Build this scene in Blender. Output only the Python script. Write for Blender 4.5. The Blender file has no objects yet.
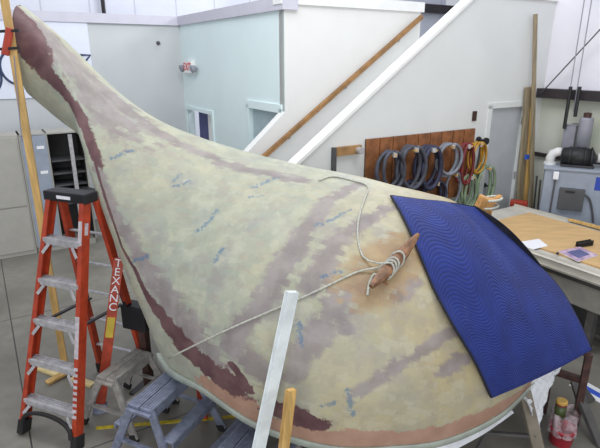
import bpy, bmesh, math, random
from mathutils import Vector, Matrix, Euler
from mathutils.bvhtree import BVHTree

random.seed(7)
V = Vector
SC = bpy.context.scene
COL = SC.collection

# ------------------------------------------------------------------ camera
F_PX = 510.0
CAM = V((0, 0, 2.6))
PITCH = math.radians(18.0)
cam_d = bpy.data.cameras.new('camera')
cam_d.sensor_width = 36.0
cam_d.lens = F_PX / 600.0 * 36.0
cam = bpy.data.objects.new('camera', cam_d)
COL.objects.link(cam)
cam.location = CAM
cam.rotation_euler = (math.pi / 2 - PITCH, 0, 0)
SC.camera = cam
CP, SP = math.cos(PITCH), math.sin(PITCH)


def ray(u, v):
    x = (u - 300) / F_PX
    y = (v - 224) / F_PX
    return V((x, CP - y * SP, -SP - y * CP))


def at_y(u, v, Y):           # surveyed point: photograph position + distance into the room
    d = ray(u, v)
    return CAM + d * (Y / d.y)


def at_z(u, v, z):           # surveyed point: photograph position + height above the floor
    d = ray(u, v)
    return CAM + d * ((z - CAM.z) / d.z)


def at_plane(u, v, p0, n):   # surveyed point on a wall
    d = ray(u, v)
    return CAM + d * ((p0 - CAM).dot(n) / d.dot(n))


# ------------------------------------------------------------------ materials
def lin(c):
    r = []
    for x in c:
        x /= 255.0
        r.append(x / 12.92 if x <= .04045 else ((x + .055) / 1.055) ** 2.4)
    return (r[0], r[1], r[2], 1)


class NT:
    def __init__(s, name):
        s.m = bpy.data.materials.new(name)
        s.m.use_nodes = True
        s.t = s.m.node_tree
        s.b = s.t.nodes['Principled BSDF']

    def n(s, typ, **kw):
        nd = s.t.nodes.new(typ)
        for k, v in kw.items():
            if k.startswith('i_'):
                key = k[2:]
                nd.inputs[int(key) if key.isdigit() else key.replace('_', ' ')].default_value = v
            else:
                setattr(nd, k, v)
        return nd

    def l(s, a, b):
        s.t.links.new(a, b)

    def math(s, op, a, b=None, c=None):
        nd = s.n('ShaderNodeMath', operation=op)
        for i, x in enumerate((a, b, c)):
            if x is None:
                continue
            if isinstance(x, (int, float)):
                nd.inputs[i].default_value = x
            else:
                s.l(x, nd.inputs[i])
        return nd.outputs[0]

    def mix(s, f, a, b, mode='MIX'):
        nd = s.n('ShaderNodeMix', data_type='RGBA', blend_type=mode)
        for i, x in ((0, f), (6, a), (7, b)):
            if isinstance(x, (int, float)):
                nd.inputs[i].default_value = x
            elif isinstance(x, tuple):
                nd.inputs[i].default_value = x
            else:
                s.l(x, nd.inputs[i])
        return nd.outputs[2]

    def noise(s, scale, detail=3, vec=None, rough=.55):
        nd = s.n('ShaderNodeTexNoise')
        nd.inputs['Scale'].default_value = scale
        nd.inputs['Detail'].default_value = detail
        nd.inputs['Roughness'].default_value = rough
        if vec is not None:
            s.l(vec, nd.inputs['Vector'])
        return nd.outputs['Fac']

    def ramp(s, f, p0, p1):
        nd = s.n('ShaderNodeMapRange')
        nd.interpolation_type = 'SMOOTHSTEP'
        s.l(f, nd.inputs[0])
        nd.inputs[1].default_value = p0
        nd.inputs[2].default_value = p1
        return nd.outputs[0]

    def bump(s, h, strength=.2, dist=.01):
        nd = s.n('ShaderNodeBump')
        nd.inputs['Strength'].default_value = strength
        nd.inputs['Distance'].default_value = dist
        s.l(h, nd.inputs['Height'])
        s.l(nd.outputs[0], s.b.inputs['Normal'])

    def obj(s):
        return s.n('ShaderNodeTexCoord').outputs['Object']


def mat(name, c, rough=.6, var=.08, scale=6.0, metal=0.0, bump=0.0, stretch=None, c2=None):
    t = NT(name)
    vec = t.obj()
    if stretch:
        mp = t.n('ShaderNodeMapping')
        t.l(vec, mp.inputs[0])
        mp.inputs['Scale'].default_value = stretch
        vec = mp.outputs[0]
    f = t.noise(scale, 4, vec)
    f2 = t.ramp(f, .3, .7)
    base = lin(c)
    if c2 is None:
        lo = tuple(x * (1 - var * 2) for x in base[:3]) + (1,)
        hi = tuple(min(1, x * (1 + var)) for x in base[:3]) + (1,)
    else:
        lo, hi = lin(c2), base
    t.l(t.mix(f2, lo, hi), t.b.inputs['Base Color'])
    t.b.inputs['Roughness'].default_value = rough
    t.b.inputs['Metallic'].default_value = metal
    if bump:
        t.bump(f, bump, .01)
    return t.m


M = {}
M['white_wall'] = mat('white_wall', (232, 231, 228), .75, .02, 1.2)
M['stair_wall'] = mat('stair_wall', (222, 224, 222), .7, .02, 1.2)
M['left_wall'] = mat('left_wall', (200, 203, 205), .7, .02, 1.0)
M['green_wall'] = mat('green_wall', (228, 244, 244), .6, .02, 1.0)
M['trim_white'] = mat('trim_white', (240, 240, 238), .5, .02)
M['trim_lilac'] = mat('trim_lilac', (205, 203, 215), .5, .02)
M['grey_door'] = mat('grey_door', (186, 190, 194), .5, .03)
M['green_door'] = mat('green_door', (172, 190, 196), .5, .03)
M['slate'] = mat('slate', (92, 96, 140), .6, .08)
M['banner'] = mat('banner', (226, 230, 244), .6, .01)
M['navy'] = mat('navy', (52, 66, 100), .6, .05)
M['beam_dark'] = mat('beam_dark', (52, 46, 50), .5, .1)
M['black'] = mat('black', (26, 26, 30), .5, .15)
M['rubber'] = mat('rubber', (34, 32, 32), .8, .15)
M['cabinet'] = mat('cabinet', (170, 167, 159), .5, .03)
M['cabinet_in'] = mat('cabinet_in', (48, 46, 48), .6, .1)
M['paper'] = mat('paper', (236, 236, 240), .7, .01)
M['orange'] = mat('orange', (174, 62, 34), .45, .12, 14, bump=.1)
M['orange_dirty'] = mat('orange_dirty', (170, 62, 34), .5, .2, 20)
M['alu'] = mat('alu', (192, 190, 192), .42, .1, 24, metal=.35)
M['alu_worn'] = mat('alu_worn', (178, 174, 168), .5, .12, 22, metal=.4, bump=.2)
M['alu_blue'] = mat('alu_blue', (142, 148, 168), .4, .13, 18, metal=.4, bump=.2)
M['pine'] = mat('pine', (212, 172, 104), .6, .16, 5, stretch=(6, 6, .7), bump=.1)
M['pine_pale'] = mat('pine_pale', (226, 204, 146), .6, .12, 5, stretch=(1, 6, 6))
M['oak_rail'] = mat('oak_rail', (168, 128, 84), .45, .15, 10)
M['board_brown'] = mat('board_brown', (150, 96, 58), .6, .2, 8)
M['dark_gap'] = mat('dark_gap', (58, 36, 28), .8, .2)
M['white_paint'] = mat('white_paint', (232, 238, 238), .5, .07, 9, bump=.1)
M['cleat_wood'] = mat('cleat_wood', (142, 102, 72), .5, .25, 18, bump=.15)
M['cleat_pale'] = mat('cleat_pale', (206, 152, 88), .5, .2, 18)
M['hose_grey'] = mat('hose_grey', (76, 78, 90), .55, .2, 10)
M['hose_dark'] = mat('hose_dark', (52, 54, 78), .55, .2, 10)
M['hose_light'] = mat('hose_light', (132, 136, 146), .5, .15, 10)
M['hose_red'] = mat('hose_red', (120, 40, 44), .5, .2, 10)
M['hose_yellow'] = mat('hose_yellow', (188, 140, 44), .5, .2, 10)
M['hose_green'] = mat('hose_green', (136, 156, 126), .55, .15, 10)
M['plywood'] = mat('plywood', (208, 172, 120), .55, .06, 3, stretch=(1, 4, 1))
M['table_white'] = mat('table_white', (196, 192, 182), .5, .06)
M['table_side'] = mat('table_side', (150, 146, 138), .6, .08)
M['machine'] = mat('machine', (150, 158, 172), .5, .05)
M['machine_panel'] = mat('machine_panel', (80, 80, 82), .5, .06)
M['tank'] = mat('tank', (150, 150, 160), .5, .06)
M['white_pipe'] = mat('white_pipe', (222, 222, 220), .4, .03)
M['blue_decal'] = mat('blue_decal', (40, 70, 170), .5, .05)
M['timber_grey'] = mat('timber_grey', (150, 136, 110), .7, .15, 6, stretch=(5, 5, .5))
M['rust_brown'] = mat('rust_brown', (74, 48, 42), .6, .25, 15)
M['leg_taupe'] = mat('leg_taupe', (132, 122, 108), .6, .12, 8)
M['leg_dark'] = mat('leg_dark', (84, 82, 80), .6, .12, 8)
M['bucket'] = mat('bucket', (188, 52, 66), .4, .1)
M['can_red'] = mat('can_red', (130, 36, 40), .4, .1)
M['can_green'] = mat('can_green', (70, 84, 40), .4, .1)
M['can_yellow'] = mat('can_yellow', (214, 172, 84), .4, .1)
M['yellow_paint'] = mat('yellow_paint', (206, 184, 42), .6, .2, 20)
M['stripe_white'] = mat('stripe_white', (222, 224, 226), .6, .05)
M['stripe_blue'] = mat('stripe_blue', (52, 84, 190), .6, .05)
M['rope'] = mat('rope', (188, 188, 176), .8, .12, 60, bump=.3)
M['cord_grey'] = mat('cord_grey', (150, 146, 158), .7, .05)
M['sticker_yellow'] = mat('sticker_yellow', (206, 180, 60), .5, .1)
M['sticker_grey'] = mat('sticker_grey', (196, 186, 190), .5, .1, 30)
M['red_sign'] = mat('red_sign', (226, 40, 66), .5, .03)
M['red_plastic'] = mat('red_plastic', (176, 62, 44), .5, .12)
M['magazine'] = mat('magazine', (214, 190, 206), .4, .1, 14, c2=(150, 120, 160))
M['flange'] = mat('flange', (186, 194, 182), .6, .08, 8)
M['blade_blue'] = mat('blade_blue', (48, 96, 196), .5, .05)


def concrete():
    t = NT('concrete')
    vec = t.obj()
    a = t.ramp(t.noise(1.1, 5, vec), .3, .7)
    b = t.ramp(t.noise(9, 5, vec), .3, .75)
    c = t.mix(a, lin((116, 113, 104)), lin((142, 138, 128)))
    c = t.mix(t.math('MULTIPLY', b, .35), c, lin((102, 98, 92)))
    # sawn control joints every 2.4 m, turned like the building
    mp = t.n('ShaderNodeMapping')
    t.l(vec, mp.inputs[0])
    mp.inputs['Rotation'].default_value = (0, 0, math.radians(-31.8))
    mp.inputs['Location'].default_value = (JX, JY, 0)
    sx = t.n('ShaderNodeSeparateXYZ')
    t.l(mp.outputs[0], sx.inputs[0])
    jm = None
    for k in (0, 1):
        q = t.math('ABSOLUTE', t.math('SUBTRACT', t.math('FRACT', t.math('DIVIDE', sx.outputs[k], 2.4)), .5))
        m_ = t.math('LESS_THAN', q, .0022)
        jm = m_ if jm is None else t.math('MAXIMUM', jm, m_)
    c = t.mix(jm, c, lin((58, 56, 54)))
    t.l(c, t.b.inputs['Base Color'])
    t.b.inputs['Roughness'].default_value = .45
    t.bump(b, .05, .01)
    return t.m


def siding(name, c1, c2, pitch):
    t = NT(name)
    vec = t.obj()
    sx = t.n('ShaderNodeSeparateXYZ')
    t.l(vec, sx.inputs[0])
    fr = t.math('FRACT', t.math('DIVIDE', sx.outputs[0], pitch))
    line = t.math('LESS_THAN', fr, .035)
    n = t.ramp(t.noise(.8, 3, vec), .3, .7)
    c = t.mix(n, lin(c1), lin(c2))
    c = t.mix(t.math('MULTIPLY', line, .35), c, lin((150, 150, 172)))
    t.l(c, t.b.inputs['Base Color'])
    t.b.inputs['Roughness'].default_value = .55
    q = t.ramp(fr, 0, .12)
    t.bump(t.math('ADD', q, t.math('MULTIPLY', t.noise(2.5, 2, vec), .8)), .35, .02)
    return t.m


JX, JY = 1.26, .35


# ------------------------------------------------------------------ mesh builder
MATW = {}


class MB:
    def __init__(s):
        s.bm = bmesh.new()

    def _tag(s, verts):
        return verts

    def box(s, c, size, R=None, bevel=0):
        c = V(c)
        R = R or Matrix.Identity(3)
        ret = bmesh.ops.create_cube(s.bm, size=1.0)
        vs = ret['verts']
        for v in vs:
            v.co = c + R @ V((v.co.x * size[0], v.co.y * size[1], v.co.z * size[2]))
        if bevel:
            es = list({e for v in vs for e in v.link_edges})
            bmesh.ops.bevel(s.bm, geom=es, offset=bevel, segments=2, affect='EDGES', profile=.6)
        return s

    def bar(s, p, q, w, h, up=(0, 0, 1), bevel=0):
        p, q, up = V(p), V(q), V(up)
        z = (q - p).normalized()
        x = up.cross(z)
        if x.length < 1e-4:
            x = V((1, 0, 0)).cross(z)
        x.normalize()
        y = z.cross(x)
        R = Matrix((x, y, z)).transposed()
        return s.box((p + q) / 2, (w, h, (q - p).length), R, bevel)

    def tube(s, pts, r, seg=8, closed=False, caps=True):
        pts = [V(p) for p in pts]
        n = len(pts)
        rings = []
        prev = None
        for i, p in enumerate(pts):
            if closed:
                t = pts[(i + 1) % n] - pts[i - 1]
            else:
                t = pts[min(i + 1, n - 1)] - pts[max(i - 1, 0)]
            if t.length < 1e-9:
                t = V((0, 0, 1))
            t.normalize()
            if prev is None:
                x = t.orthogonal().normalized()
            else:
                x = prev - t * prev.dot(t)
                if x.length < 1e-6:
                    x = t.orthogonal()
                x.normalize()
            prev = x
            y = t.cross(x)
            rr = r[i] if isinstance(r, (list, tuple)) else r
            rings.append([s.bm.verts.new(p + (x * math.cos(a) + y * math.sin(a)) * rr)
                          for a in [2 * math.pi * k / seg for k in range(seg)]])
        m = n if closed else n - 1
        for i in range(m):
            A, B = rings[i], rings[(i + 1) % n]
            for k in range(seg):
                s.bm.faces.new((A[k], A[(k + 1) % seg], B[(k + 1) % seg], B[k]))
        if caps and not closed:
            s.bm.faces.new(rings[0][::-1])
            s.bm.faces.new(rings[-1])
        return s

    def lathe(s, prof, c, axis=(0, 0, 1), seg=24):
        c = V(c)
        z = V(axis).normalized()
        x = z.orthogonal().normalized()
        y = z.cross(x)
        rings = []
        for r, h in prof:
            rings.append([s.bm.verts.new(c + z * h + (x * math.cos(a) + y * math.sin(a)) * max(r, 1e-4))
                          for a in [2 * math.pi * k / seg for k in range(seg)]])
        for A, B in zip(rings, rings[1:]):
            for k in range(seg):
                s.bm.faces.new((A[k], A[(k + 1) % seg], B[(k + 1) % seg], B[k]))
        s.bm.faces.new(rings[0][::-1])
        s.bm.faces.new(rings[-1])
        return s

    def prism(s, pts, d):
        d = V(d)
        A = [s.bm.verts.new(V(p)) for p in pts]
        B = [s.bm.verts.new(V(p) + d) for p in pts]
        n = len(A)
        s.bm.faces.new(A[::-1])
        s.bm.faces.new(B)
        for k in range(n):
            s.bm.faces.new((A[k], A[(k + 1) % n], B[(k + 1) % n], B[k]))
        return s

    def grid(s, rows):
        G = [[s.bm.verts.new(V(p)) for p in r] for r in rows]
        for i in range(len(G) - 1):
            for j in range(len(G[0]) - 1):
                s.bm.faces.new((G[i][j], G[i][j + 1], G[i + 1][j + 1], G[i + 1][j]))
        return s

    def text(s, body, size, origin, xdir, ydir, depth=.002):
        cu = bpy.data.curves.new('lettering', 'FONT')
        cu.body = body
        cu.size = size
        cu.extrude = depth
        cu.align_x = 'CENTER'
        cu.align_y = 'CENTER'
        ob = bpy.data.objects.new('lettering', cu)
        COL.objects.link(ob)
        bpy.context.view_layer.update()
        me = bpy.data.meshes.new_from_object(ob.evaluated_get(bpy.context.evaluated_depsgraph_get()))
        x, y = V(xdir).normalized(), V(ydir).normalized()
        R = Matrix((x, y, x.cross(y))).transposed().to_4x4()
        me.transform(Matrix.Translation(V(origin)) @ R)
        s.bm.from_mesh(me)
        bpy.data.objects.remove(ob)
        bpy.data.curves.remove(cu)
        bpy.data.meshes.remove(me)
        return s

    def build(s, name, m, parent=None, smooth=False, origin=None):
        bmesh.ops.recalc_face_normals(s.bm, faces=s.bm.faces[:])
        me = bpy.data.meshes.new(name)
        if parent is not None:
            W = MATW[parent.name]
        elif origin is not None:
            W = Matrix.Translation(V(origin))
        else:
            lo = V((min(v.co.x for v in s.bm.verts), min(v.co.y for v in s.bm.verts), min(v.co.z for v in s.bm.verts)))
            hi = V((max(v.co.x for v in s.bm.verts), max(v.co.y for v in s.bm.verts), max(v.co.z for v in s.bm.verts)))
            W = Matrix.Translation(V(((lo.x + hi.x) / 2, (lo.y + hi.y) / 2, lo.z)))
        s.bm.transform(W.inverted())
        s.bm.to_mesh(me)
        s.bm.free()
        me.materials.append(m)
        if smooth:
            for p in me.polygons:
                p.use_smooth = True
        o = bpy.data.objects.new(name, me)
        COL.objects.link(o)
        if parent is not None:
            o.parent = parent
        else:
            o.location = W.translation
        MATW[o.name] = W
        return o


def tag(o, label, cat, group=None):
    o['label'] = label
    o['category'] = cat
    if group:
        o['group'] = group
    return o


def thing(name, label, cat, loc, rotz=0, group=None):
    o = bpy.data.objects.new(name, None)
    o.empty_display_size = .1
    COL.objects.link(o)
    o.location = loc
    o.rotation_euler = (0, 0, rotz)
    MATW[o.name] = Matrix.Translation(V(loc)) @ Matrix.Rotation(rotz, 4, 'Z')
    return tag(o, label, cat, group)


def struct(o):
    o['kind'] = 'structure'
    return o


def catmull(pts, n):
    pts = [V(p) for p in pts]
    P = [pts[0] * 2 - pts[1]] + pts + [pts[-1] * 2 - pts[-2]]
    out = []
    for i in range(1, len(P) - 2):
        for k in range(n):
            t = k / n
            a, b, c, d = P[i - 1], P[i], P[i + 1], P[i + 2]
            out.append(.5 * ((2 * b) + (c - a) * t + (2 * a - 5 * b + 4 * c - d) * t * t + (3 * b - a - 3 * c + d) * t ** 3))
    out.append(pts[-1])
    return out


# ------------------------------------------------------------------ room axes
A = V((.85, .527, 0)).normalized()        # along the stair wall, away to the right
B = V((-A.y, A.x, 0))                     # along the right wall, away to the left
UP = V((0, 0, 1))
S0 = V((2.6, 6.74, 0))                    # stair wall datum
W0 = S0 + B * 1.0                         # inner stair wall datum


def SW(s, z, d=0):                        # on the stair wall, d metres out of it
    return S0 + A * s - B * d + UP * z


def IW(s, z, d=0):
    return W0 + A * s - B * d + UP * z


GC = IW(-2.65, 0)                         # outside corner of the green wall
def GW(s, z, d=0):                        # green wall; it faces left/back towards -A
    return GC + B * s - A * d + UP * z


LC = GW(3.5, 0)
def LW(s, z, d=0):                        # left wall, s metres left of the inside corner
    return LC - A * s - B * d + UP * z


RC = SW(.86, 0)
def RW(s, z, d=0):                        # right wall, s metres toward the viewer from the corner
    return RC - B * s - A * d + UP * z


def sw_px(u, v):
    p = at_plane(u, v, S0, B)
    return (p - S0).dot(A), p.z


def gw_px(u, v):
    p = at_plane(u, v, GC, A)
    return (p - GC).dot(B), p.z


def lw_px(u, v):
    p = at_plane(u, v, LC, B)
    return -(p - LC).dot(A), p.z


def rw_px(u, v):
    p = at_plane(u, v, RC, A)
    return -(p - RC).dot(B), p.z


def iw_px(u, v):
    p = at_plane(u, v, W0, B)
    return (p - W0).dot(A), p.z

#@SETTING
# ------------------------------------------------------------------ setting
M['concrete'] = concrete()
M['siding_far'] = siding('siding_far', (226, 230, 246), (240, 242, 252), .75)
M['siding_right'] = siding('siding_right', (226, 224, 234), (240, 238, 246), 1.1)
M['siding_low'] = siding('siding_low', (196, 200, 182), (214, 216, 208), 1.1)

o = struct(MB().box((0, 6, -.1), (26, 26, .2)).build('floor', M['concrete'], origin=(0, 0, 0)))

# left wall of the office block
struct(MB().prism([LW(0, 0), LW(7, 0), LW(7, 3.12), LW(0, 3.12)], B * .15).build('wall_left', M['left_wall']))
struct(MB().prism([LW(-.02, 3.12, .04), LW(7, 3.12, .04), LW(7, 3.26, .04), LW(-.02, 3.26, .04)], B * .22).build('trim_1', M['trim_lilac']))
# green wall with two door openings
d2a, d2z = gw_px(283, 108)[0], 2.02
s1 = gw_px(248, 125)[0]
s3, s4 = gw_px(212, 112)[0], gw_px(188, 112)[0]
dz3 = gw_px(200, 112)[1]
D2L, D2R = s1, .06
g = MB()
g.prism([GW(.006, 0), GW(D2R, 0), GW(D2R, 3.12), GW(.006, 3.12)], A * .12)
g.prism([GW(D2R, d2z), GW(D2L, d2z), GW(D2L, 3.12), GW(D2R, 3.12)], A * .12)
g.prism([GW(D2L, 0), GW(s3, 0), GW(s3, 3.12), GW(D2L, 3.12)], A * .12)
g.prism([GW(s3, dz3), GW(s4, dz3), GW(s4, 3.12), GW(s3, 3.12)], A * .12)
g.prism([GW(s4, 0), GW(3.5, 0), GW(3.5, 3.12), GW(s4, 3.12)], A * .12)
struct(g.build('wall_center', M['green_wall']))
struct(MB().prism([GW(-.04, 3.12, .04), GW(3.5, 3.12, .04), GW(3.5, 3.26, .04), GW(-.04, 3.26, .04)], A * .2).build('trim_2', M['trim_lilac']))
d = struct(MB().prism([GW(D2R + .06, 0, -.05), GW(D2L - .06, 0, -.05), GW(D2L - .06, d2z - .05, -.05), GW(D2R + .06, d2z - .05, -.05)], A * .045).build('door_2', M['green_door']))
fr = MB()
for (x0, x1, z0, z1) in ((D2R, D2R + .06, 0, d2z), (D2L - .06, D2L, 0, d2z), (D2R, D2L, d2z - .05, d2z + .05)):
    fr.prism([GW(x0, z0, .02), GW(x1, z0, .02), GW(x1, z1, .02), GW(x0, z1, .02)], A * .13)
struct(fr.build('trim_3', M['green_wall']))
# doorway beside the exit sign: slate curtain and a bright panel beyond
fr = MB()
for (x0, x1, z0, z1) in ((s3 - .06, s3, 0, dz3), (s4, s4 + .06, 0, dz3), (s3 - .06, s4 + .06, dz3, dz3 + .06)):
    fr.prism([GW(x0, z0, .02), GW(x1, z0, .02), GW(x1, z1, .02), GW(x0, z1, .02)], A * .03)
struct(fr.build('trim_4', M['green_wall']))
struct(MB().prism([GW(s3, 0, -.12), GW((s3 + s4) * .5 - .06, 0, -.12), GW((s3 + s4) * .5 - .06, dz3, -.12), GW(s3, dz3, -.12)], A * .04).build('door_3', M['trim_white']))
cu = MB()
rows = [[], []]
for k in range(41):
    t = k / 40
    p = (s3 + s4) * .5 - .06 + t * ((s4 - s3) * .5 + .06)
    dd = -.2 + .025 * math.sin(t * 36)
    rows[0].append(GW(p, .05, dd))
    rows[1].append(GW(p, dz3, dd))
cu.grid(rows)
tag(cu.build('curtain', M['slate'], smooth=True), 'slate blue curtain hanging in the doorway beneath the exit sign', 'curtain')

# inner stair wall (white): full height, then a raking knee wall down the stair
k1 = iw_px(283, 112)
k2 = iw_px(246, 152)
sl = (k1[1] - k2[1]) / (k1[0] - k2[0])
IWT = 3.2
s_end = iw_px(421, 14)[0]
low = -3.45
pts = [IW(low, 0), IW(s_end, 0), IW(s_end, IWT), IW(-2.65, IWT), IW(-2.65, k1[1]), IW(low, max(.4, k1[1] + sl * (low + 2.65)))]
struct(MB().prism(pts, B * .12).build('wall_back', M['white_wall']))
struct(MB().prism([IW(-2.7, IWT - .02, .03), IW(s_end + .03, IWT - .02, .03), IW(s_end + .03, IWT + .1, .03), IW(-2.7, IWT + .1, .03)], B * .2).build('trim_5', M['trim_white']))
# outer stair wall with raking top
c1 = sw_px(300, 162)
c2 = sw_px(472, 0)
rk = (c2[1] - c1[1]) / (c2[0] - c1[0])
STT = 3.3
s_top = c1[0] + (STT - c1[1]) / rk
s_low = -4.2
z_low = c1[1] + rk * (s_low - c1[0])
DL, DR = sw_px(485, 150)[0], sw_px(520, 150)[0]
DZ = 2.03
g = MB()
g.prism([SW(s_low, 0), SW(DL, 0), SW(DL, STT), SW(s_top, STT), SW(s_low, max(.3, z_low))], B * .12)
g.prism([SW(DL, DZ), SW(DR, DZ), SW(DR, STT), SW(DL, STT)], B * .12)
g.prism([SW(DR, 0), SW(.86, 0), SW(.86, STT), SW(DR, STT)], B * .12)
struct(g.build('wall_front', M['stair_wall']))
n_r = V((0, 0, 1)) - A * rk
n_r.normalize()
struct(MB().prism([SW(s_low, z_low, .03), SW(s_top, STT, .03), SW(s_top, STT, .03) + n_r * .035, SW(s_low, z_low, .03) + n_r * .035], B * .15).build('trim_6', M['trim_white']))
struct(MB().prism([SW(s_top, STT, .03), SW(.86, STT, .03), SW(.86, STT + .05, .03), SW(s_top, STT + .05, .03)], B * .18).build('trim_7', M['trim_white']))
# stair treads between both walls
g = MB()
for k in range(16):
    s_ = s_low + .4 + k * .262
    z_ = max(.1, z_low + rk * (s_ - s_low) - .85)
    g.prism([SW(s_, 0, -.13), SW(s_ + .27, 0, -.13), SW(s_ + .27, z_, -.13), SW(s_, z_, -.13)], B * .86)
struct(g.build('stairs', M['left_wall']))
# door in the outer stair wall
dr = struct(MB().prism([SW(DL + .04, .01, -.03), SW(DR - .04, .01, -.03), SW(DR - .04, DZ - .04, -.03), SW(DL + .04, DZ - .04, -.03)], B * .045).build('door_1', M['grey_door']))
fr = MB()
for (x0, x1, z0, z1) in ((DL - .03, DL + .04, 0, DZ), (DR - .04, DR + .03, 0, DZ), (DL - .03, DR + .03, DZ - .04, DZ + .03)):
    fr.prism([SW(x0, z0, .015), SW(x1, z0, .015), SW(x1, z1, .015), SW(x0, z1, .015)], B * .1)
struct(fr.build('trim_8', M['stair_wall']))
kn = MB()
hp = SW(DL + .11, .97, -.03)
kn.lathe([(.03, 0), (.03, .012), (.012, .02), (.012, .05), (.01, .055)], hp, -B)
kn.bar(hp - B * .05, hp - B * .05 + A * .11, .018, .018)
kn.build('door_handle', M['black'], dr)
lk = MB()
for z in (.25, 1.05, 1.8):
    lk.bar(SW(DR - .045, z - .05, 0), SW(DR - .045, z + .05, 0), .02, .02)
lk.build('hinge', M['alu'], dr)

# right wall: steel siding, white above, greenish wainscot panel, girts
gz = rw_px(566, 93)[1]
bz = rw_px(548, 155)[1]
struct(MB().prism([RW(-.2, gz - .03), RW(8, gz - .03), RW(8, 6.5), RW(-.2, 6.5)], A * .1).build('wall_right', M['siding_right']))
struct(MB().prism([RW(-.2, 0), RW(8, 0), RW(8, gz), RW(-.2, gz)], A * .06).build('wall_right_low', M['siding_low']))
struct(MB().prism([RW(0, gz - .07, .16), RW(8, gz - .07, .16), RW(8, gz + .05, .16), RW(0, gz + .05, .16)], A * .15).build('trim_9', M['beam_dark']))
struct(MB().prism([RW(0, bz - .03, .05), RW(8, bz - .03, .05), RW(8, bz + .02, .05), RW(0, bz + .02, .05)], A * .04).build('trim_10', M['beam_dark']))
# far shell of the building
FB = LC + B * 2.6
struct(MB().prism([FB - A * 9, FB + A * 9, FB + A * 9 + UP * 6.5, FB - A * 9 + UP * 6.5], B * .1).build('wall_far', M['siding_far']))
g = MB()
zz = 4.0
p1 = at_plane(102, 5, FB, B)
g.bar(V((p1.x, p1.y, 0)) - B * .1, V((p1.x, p1.y, 6.5)) - B * .1, .06, .06)
struct(g.build('trim_11', M['beam_dark']))
pb = at_plane(440, 10, FB, B)
g = MB()
g.bar(pb - A * 1.2 - B * .15, pb + A * 5.2 - B * .15, .2, .22)
struct(g.build('trim_12', M['beam_dark']))
pc = at_plane(459, 5, FB, B)
g = MB()
g.bar(V((pc.x, pc.y, 0)) - B * .4, V((pc.x, pc.y, 6.5)) - B * .4, .3, .3, A)
struct(g.build('trim_13', M['beam_dark']))

#@FIXTURES
# ------------------------------------------------------------------ wall fixtures
# handrail
h1, h2 = iw_px(418, 17), iw_px(262, 155)
hr = thing('handrail', 'long oak handrail sloping down the white stair wall', 'handrail', IW(h2[0], h2[1], .0))
MB().bar(IW(h2[0] - .1, h2[1] - .1 * (h1[1] - h2[1]) / (h1[0] - h2[0]), .07), IW(h1[0], h1[1], .07), .028, .042, bevel=.008).build('rail', M['oak_rail'], hr)
for t in (.15, .5, .85):
    b_ = MB()
    s_, z_ = h2[0] + (h1[0] - h2[0]) * t, h2[1] + (h1[1] - h2[1]) * t
    b_.tube([IW(s_, z_ - .07, 0), IW(s_, z_ - .07, .05), IW(s_, z_ - .02, .07)], .008)
    b_.build('bracket', M['alu'], hr)

# exit sign
e = gw_px(192, 67)
ex = thing('exit_sign', 'white exit sign with red letters high in the green corner', 'sign', GW(e[0], e[1] - .13, 0))
ew, eh = .34, .2
MB().box(GW(e[0], e[1], .04), (ew, .08, eh), Matrix((-B, A, UP)).transposed(), .012).build('housing', M['trim_white'], ex)
MB().text('EXIT', .17, GW(e[0], e[1], .083), -B, UP, .002).build('lettering', M['red_sign'], ex)
for sg in (-1, 1):
    lm = MB()
    c_ = GW(e[0] + sg * .25, e[1] - .02, .07)
    lm.lathe([(.03, -.05), (.055, .0), (.06, .04), (.05, .045)], c_, (-A * .8 - UP * .3))
    lm.tube([GW(e[0] + sg * .16, e[1], .04), c_], .012)
    lm.build('lamp_head', M['tank'], ex)
sd = lw_px(158, 43)
tag(MB().lathe([(.03, 0), (.03, .03), (.018, .05)], LW(sd[0], sd[1], 0), -B).build('wall_sensor', M['machine_panel']), 'small round grey sensor on the left wall near the corner', 'sensor')

# banner on the left wall
bl, br = lw_px(-12, 50)[0], lw_px(90, 50)[0]
bzt, bzb = lw_px(60, 18)[1], lw_px(60, 97)[1]
bn = thing('banner', 'pale wall banner with big navy letters behind the wooden post', 'banner', LW((bl + br) / 2, bzb, .02))
MB().prism([LW(bl, bzb, .02), LW(br, bzb, .02), LW(br, bzt, .02), LW(bl, bzt, .02)], B * .012).build('sheet', M['banner'], bn)
rc = lw_px(18, 67)
ring = [LW(rc[0] + .24 * math.cos(a), rc[1] + .27 * math.sin(a), .022) for a in [math.radians(x) for x in range(-20, 271, 10)]]
MB().tube([LW(rc[0] + .23 * math.cos(a), rc[1] + .25 * math.sin(a), .022) for a in [math.radians(x) for x in range(0, 360, 10)]], .018, 6, True).build('letter', M['navy'], bn)
q0, q1, q2 = lw_px(80, 55), lw_px(90, 55), lw_px(84, 63)
MB().tube([LW(q0[0], q0[1], .022), LW(q1[0], q1[1], .022), LW(q2[0], q2[1], .022)], .018, 6).build('letter', M['navy'], bn)
rc2 = lw_px(-15, 76)
MB().tube([LW(rc2[0] + .2 * math.cos(a), rc2[1] + .25 * math.sin(a), .022) for a in [math.radians(x) for x in range(0, 360, 10)]], .018, 6, True).build('letter', M['navy'], bn)

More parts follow.
